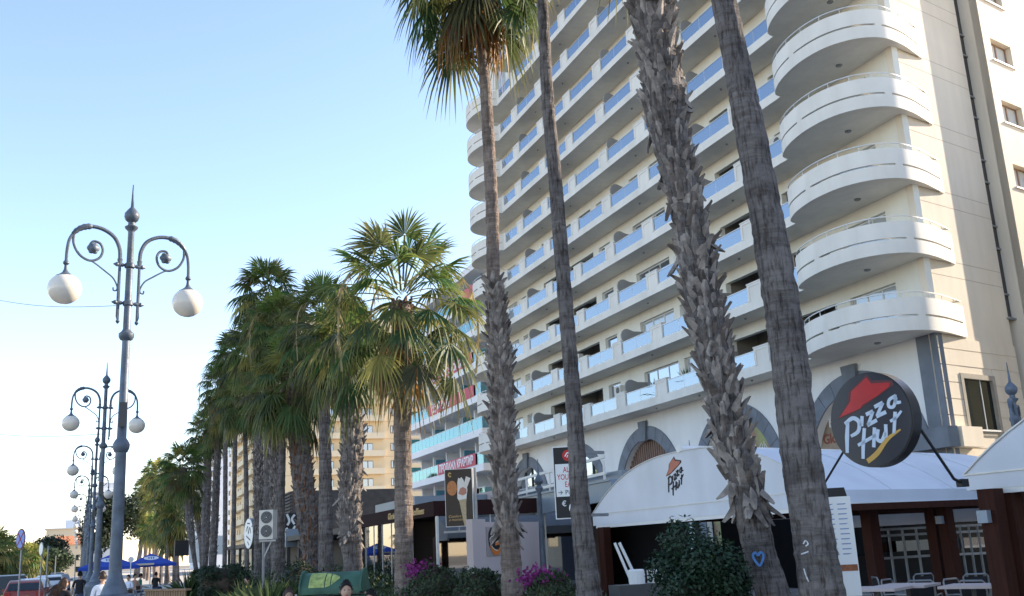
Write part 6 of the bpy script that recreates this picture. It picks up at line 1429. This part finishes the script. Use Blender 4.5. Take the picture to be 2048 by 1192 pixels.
# ================================================================ PEOPLE
def person(label, loc, rz, height=1.75, pose='stand', top=None, legs=None, hair=None, long_hair=False, head_yaw=0, sleeve=True, group=None, lean=0):
    t = thing('person', label, 'person', loc, group, rz); del t['_w']
    s = height/1.75; sit = pose == 'sit'; hz = .93*s if not sit else .48
    J = {}; rad = {}; E_ = []
    def j(n, p, r): J[n] = Vector(p); rad[n] = r
    z = lambda v: hz+(v-.93)*s
    j('pelvis', (0, 0, hz), .125*s); j('belly', (0, .0, z(1.08)), .118*s); j('chest', (0, -.01, z(1.27)), .135*s); j('upper', (0, -.0, z(1.41)), .10*s); j('neck', (0, .0, z(1.49)), .052*s); j('nk2', (0, .015, z(1.545)), .05*s)
    E_ += [('pelvis', 'belly'), ('belly', 'chest'), ('chest', 'upper'), ('upper', 'neck'), ('neck', 'nk2')]
    for sg, S in ((-1, 'l'), (1, 'r')):
        j('sh'+S, (sg*.175*s, 0, z(1.405)), .062*s)
        if pose == 'phone': el = (sg*.26*s, .06, z(1.15)); wr = (sg*.13*s, .26, z(1.28))
        elif sit: el = (sg*.24*s, .04, z(1.13)); wr = (sg*.15*s, .28, z(1.08))
        else: el = (sg*.245*s, -.02, z(1.12)); wr = (sg*.255*s, .05, z(.87))
        j('el'+S, el, .044*s); j('wr'+S, wr, .029*s)
        E_ += [('upper', 'sh'+S), ('sh'+S, 'el'+S), ('el'+S, 'wr'+S)]
        d = (J['wr'+S]-J['el'+S]).normalized(); side = Vector((sg, 0, 0)); palm_ = J['wr'+S]+d*.07*s; j('pm'+S, palm_, .030*s); E_.append(('wr'+S, 'pm'+S))
        nrm = d.cross(side).normalized()
        for f in range(4):
            sp = d.cross(nrm).normalized()*((f-1.5)*.019*s); L_ = (.070, .080, .075, .058)[f]*s
            j(f'f{f}a'+S, palm_+sp+d*.03*s, .0095*s); j(f'f{f}b'+S, palm_+sp+d*(.03*s+L_*.5)+Vector((0, .008, -.004)), .0085*s); j(f'f{f}c'+S, palm_+sp+d*(.03*s+L_*.85)+Vector((0, .022, -.012)), .007*s)
            E_ += [('pm'+S, f'f{f}a'+S), (f'f{f}a'+S, f'f{f}b'+S), (f'f{f}b'+S, f'f{f}c'+S)]
        j('tha'+S, J['wr'+S]+d*.03*s+Vector((-sg*.028*s, .012, 0)), .011*s); j('thb'+S, J['wr'+S]+d*.075*s+Vector((-sg*.042*s, .03, 0)), .009*s); E_ += [('wr'+S, 'tha'+S), ('tha'+S, 'thb'+S)]
        j('hp'+S, (sg*.095*s, 0, hz-.03), .098*s)
        if sit: kn = (sg*.12*s, .43*s, hz+.0); an = (sg*.12*s, .42*s, .09)
        else: kn = (sg*.10*s, .02+.05*sg, .50*s); an = (sg*.10*s, -.03-.03*sg, .09*s)
        j('kn'+S, kn, .062*s); j('an'+S, an, .042*s); j('toe'+S, (an[0], an[1]+.17, .04), .038*s)
        E_ += [('pelvis', 'hp'+S), ('hp'+S, 'kn'+S), ('kn'+S, 'an'+S), ('an'+S, 'toe'+S)]
    names_ = list(J); me = bpy.data.meshes.new('body'); me.from_pydata([J[k] for k in names_], [(names_.index(a), names_.index(b_)) for a, b_ in E_], [])
    o = bpy.data.objects.new('body', me); COL.objects.link(o); o.modifiers.new('s', 'SKIN'); sv_ = me.skin_vertices[0].data
    for k, nme in enumerate(names_):
        r_ = rad[nme]; sv_[k].radius = (r_*1.25, r_*.85) if nme in ('chest', 'upper', 'belly', 'pelvis') else (r_, r_); sv_[k].use_root = (nme == 'pelvis')
    sb = o.modifiers.new('u', 'SUBSURF'); sb.levels = 2; sb.render_levels = 2
    dg = bpy.context.evaluated_depsgraph_get(); dg.update(); nm = bpy.data.meshes.new_from_object(o.evaluated_get(dg)); nm.name = 'body'
    bpy.data.objects.remove(o); bm = bmesh.new(); bm.from_mesh(nm)
    # head joined into the same mesh: shaped sphere with brow, nose, chin
    hc = Vector((0, .03, z(1.64))); hy = head_yaw; rot = Matrix.Rotation(hy, 4, 'Z')
    r0 = bmesh.ops.create_uvsphere(bm, u_segments=24, v_segments=18, radius=1)
    for v in r0['verts']:
        c = v.co.copy(); x, y, zz = c.x*.076*s, c.y*.095*s, c.z*.118*s
        if c.z < -.2: x *= 1-.28*(-c.z-.2); y *= 1-.12*(-c.z-.2)
        if c.y > .75 and abs(c.x) < .22 and -.45 < c.z < .12: y += .020*s*(1-abs(c.z+.22)/.4)     # nose
        if c.y > .7 and .08 < c.z < .25 and .12 < abs(c.x) < .6: y -= .007*s                        # eye sockets
        if c.y > .7 and c.z < -.78: y += .006
        p = rot@Vector((x, y, zz)); v.co = hc+p
    bm.to_mesh(nm); bm.free()
    mats_ = [M['skin'], top or M['cloth_black'], legs or M['denim'], M['black']]
    for m_ in mats_: nm.materials.append(m_)
    for p in nm.polygons:
        c = p.center; i = 0
        if c.z < .10 and not sit: i = 3
        elif c.z < hz+.02*s or (sit and c.y > .12 and c.z < hz+.12 and abs(c.x) < .2 and c.z < hz+.1): i = 2
        elif c.z < z(1.475) and (abs(c.x) < .2*s or c.z > z(1.20)): i = 1
        if sit and c.z < .10: i = 3
        p.material_index = i; p.use_smooth = True
    body = bpy.data.objects.new('body', nm); COL.objects.link(body); body.parent = t
    # eyes, mouth, ears are small children of the body
    F = lambda x, y, zz: hc+rot@Vector((x*s, y*s, zz*s))
    m = MB()
    for sg in (-1, 1): m.ball(F(sg*.028, .082, .012), .0095*s, 10, 0, (1.2, 1, .6))
    m.build('eyes', M['hair'], body)
    m = MB(); m.ball(F(0, .088, -.058), .022*s, 10, 0, (1, .4, .28)); m.build('mouth', M['cloth_red'], body)
    m = MB()
    for sg in (-1, 1): m.ball(F(sg*.078, -.005, -.005), .026*s, 10, 0, (.4, .7, 1.15)); m.ball(F(sg*.028, .088, .034), .018*s, 8, 0, (1, .3, .2))
    m.build('ears', M['skin'], body, smooth=True)
    # hair cap + strands
    hm = hair or M['hair']; m = MB(); rn = random.Random(int(abs(loc[0])*100)+3); vs = []; NU, NV = 26, 12
    for i in range(NV+1):
        th = math.pi*.62*i/NV
        for k in range(NU):
            a = 2*math.pi*k/NU; cy = math.sin(th)*math.sin(a)
            front = max(0, math.sin(a)); lim = math.pi*(.62-.30*front); tt = min(th, lim); g = 1.09+rn.uniform(-.02, .03)
            vs.append(F(.078*g*math.sin(tt)*math.cos(a), .098*g*math.sin(tt)*math.sin(a)-.006, .121*g*math.cos(tt)+.004))
    fs = [(i*NU+k, i*NU+(k+1) % NU, (i+1)*NU+(k+1) % NU, (i+1)*NU+k) for i in range(NV) for k in range(NU)]
    m.add(vs, fs)
    for k in range(420):
        th = rn.uniform(.0, 1.85); a = rn.uniform(0, 6.283)
        if math.sin(a) > .1 and th > 1.0-.35*math.sin(a): continue
        n_ = Vector((math.sin(th)*math.cos(a), math.sin(th)*math.sin(a), math.cos(th))); p0 = F(.080*n_.x, .100*n_.y-.006, .123*n_.z+.004)
        e = p0+(rot@Vector((n_.x*.6+rn.uniform(-.5, .5), n_.y*.5-.35+rn.uniform(-.4, .4), n_.z*.9)))*rn.uniform(.012, .034); m.tube([p0-(e-p0)*.3, e], [.006, .001], 4)
    if long_hair:
        for k in range(220):
            a = rn.uniform(math.pi*.95, math.pi*2.05); p0 = F(.075*math.cos(a), .095*math.sin(a), rn.uniform(0, .09)); L_ = rn.uniform(.32, .48)
            out = rot@Vector((math.cos(a), math.sin(a), 0)); w1 = Vector((long_hair*rn.uniform(.1, 1.25), -.06*rn.random(), 0)); L_ = rn.uniform(.2, .46)
            pts = [p0, p0+out*.02+w1*.12+Vector((0, 0, -.09)), p0+out*.03+w1*.45+Vector((0, 0, -L_*.55)), p0+out*.03+w1+Vector((0, 0, -L_))]; pts = [q+Vector((0, rn.uniform(-.02, .02), rn.uniform(-.03, .03)))*(i_*.5) for i_, q in enumerate(pts)]; m.tube(pts, [.012, .012, .008, .002], 4)
    m.build('hair', hm, t, smooth=True)
    return t
def head_at(px, py, D, height, pose):      # ground position so that the top of the head falls on the pixel row
    return at(px, 1140, D)
p = at(128, 1150, 27); person('woman with long brown hair blowing to the left, black top, walking away', (p.x, p.y, -.08), R(-35), 1.62, 'phone', M['cloth_black'], M['denim'], M['hair_br'], long_hair=-.30, head_yaw=R(-25))
p = at(206, 1150, 27); person('man with cropped hair in a white shirt seen from behind beside the lamp foot', (p.x, p.y, -.115), R(8), 1.76, 'stand', M['cloth_white'], M['cloth_black'], M['hair_br'])
p = at(160, 1150, 40); person('person in a black top and jeans walking away beyond the long-haired woman', (p.x, p.y, 0), R(-5), 1.66, 'stand', M['cloth_black'], M['denim'])
p = at(577, 1185, 17.5); person('girl with long dark hair sitting in front of the green container, facing the camera', (p.x, p.y, .02), R(178), 1.62, 'sit', M['cloth_red'], M['denim'], M['hair_br'], long_hair=.02)
p = at(692, 1170, 14.2); person('young man with short black hair looking down in front of the green container', (p.x, p.y, .12), R(172), 1.72, 'sit', M['cloth_black'], M['denim'], M['hair'])
p = at(742, 1186, 14.6); person('person with dark hair barely showing right of the young man', (p.x, p.y, .0), R(150), 1.66, 'sit', M['cloth_black'], M['denim'], M['hair'])
for k, (px, D, c, lab) in enumerate([(258, 50, 'cloth_white', 'seated person in a white shirt under the blue parasols'), (270, 53, 'skin', 'seated person in a pale top under the blue parasols'), (281, 55, 'cloth_green', 'seated person in a green top under the right blue parasol'), (312, 60, 'cloth_black', 'seated person in black right of the parasol pole')]):
    p = at(px, 1145, D); person(lab, (p.x, p.y, .1), R(150+k*60), 1.7, 'sit', M[c], M['denim'], group='guests under the blue parasols')
p = at(497, 1155, 33); person('seated person in a yellow top at the end of the clipped hedge', (p.x, p.y, .0), R(100), 1.7, 'sit', mat('yellow_cloth', (.55, .38, .05), .8, .1, 6), M['denim'])
for o in bpy.data.objects:
    if '_w' in o: del o['_w']
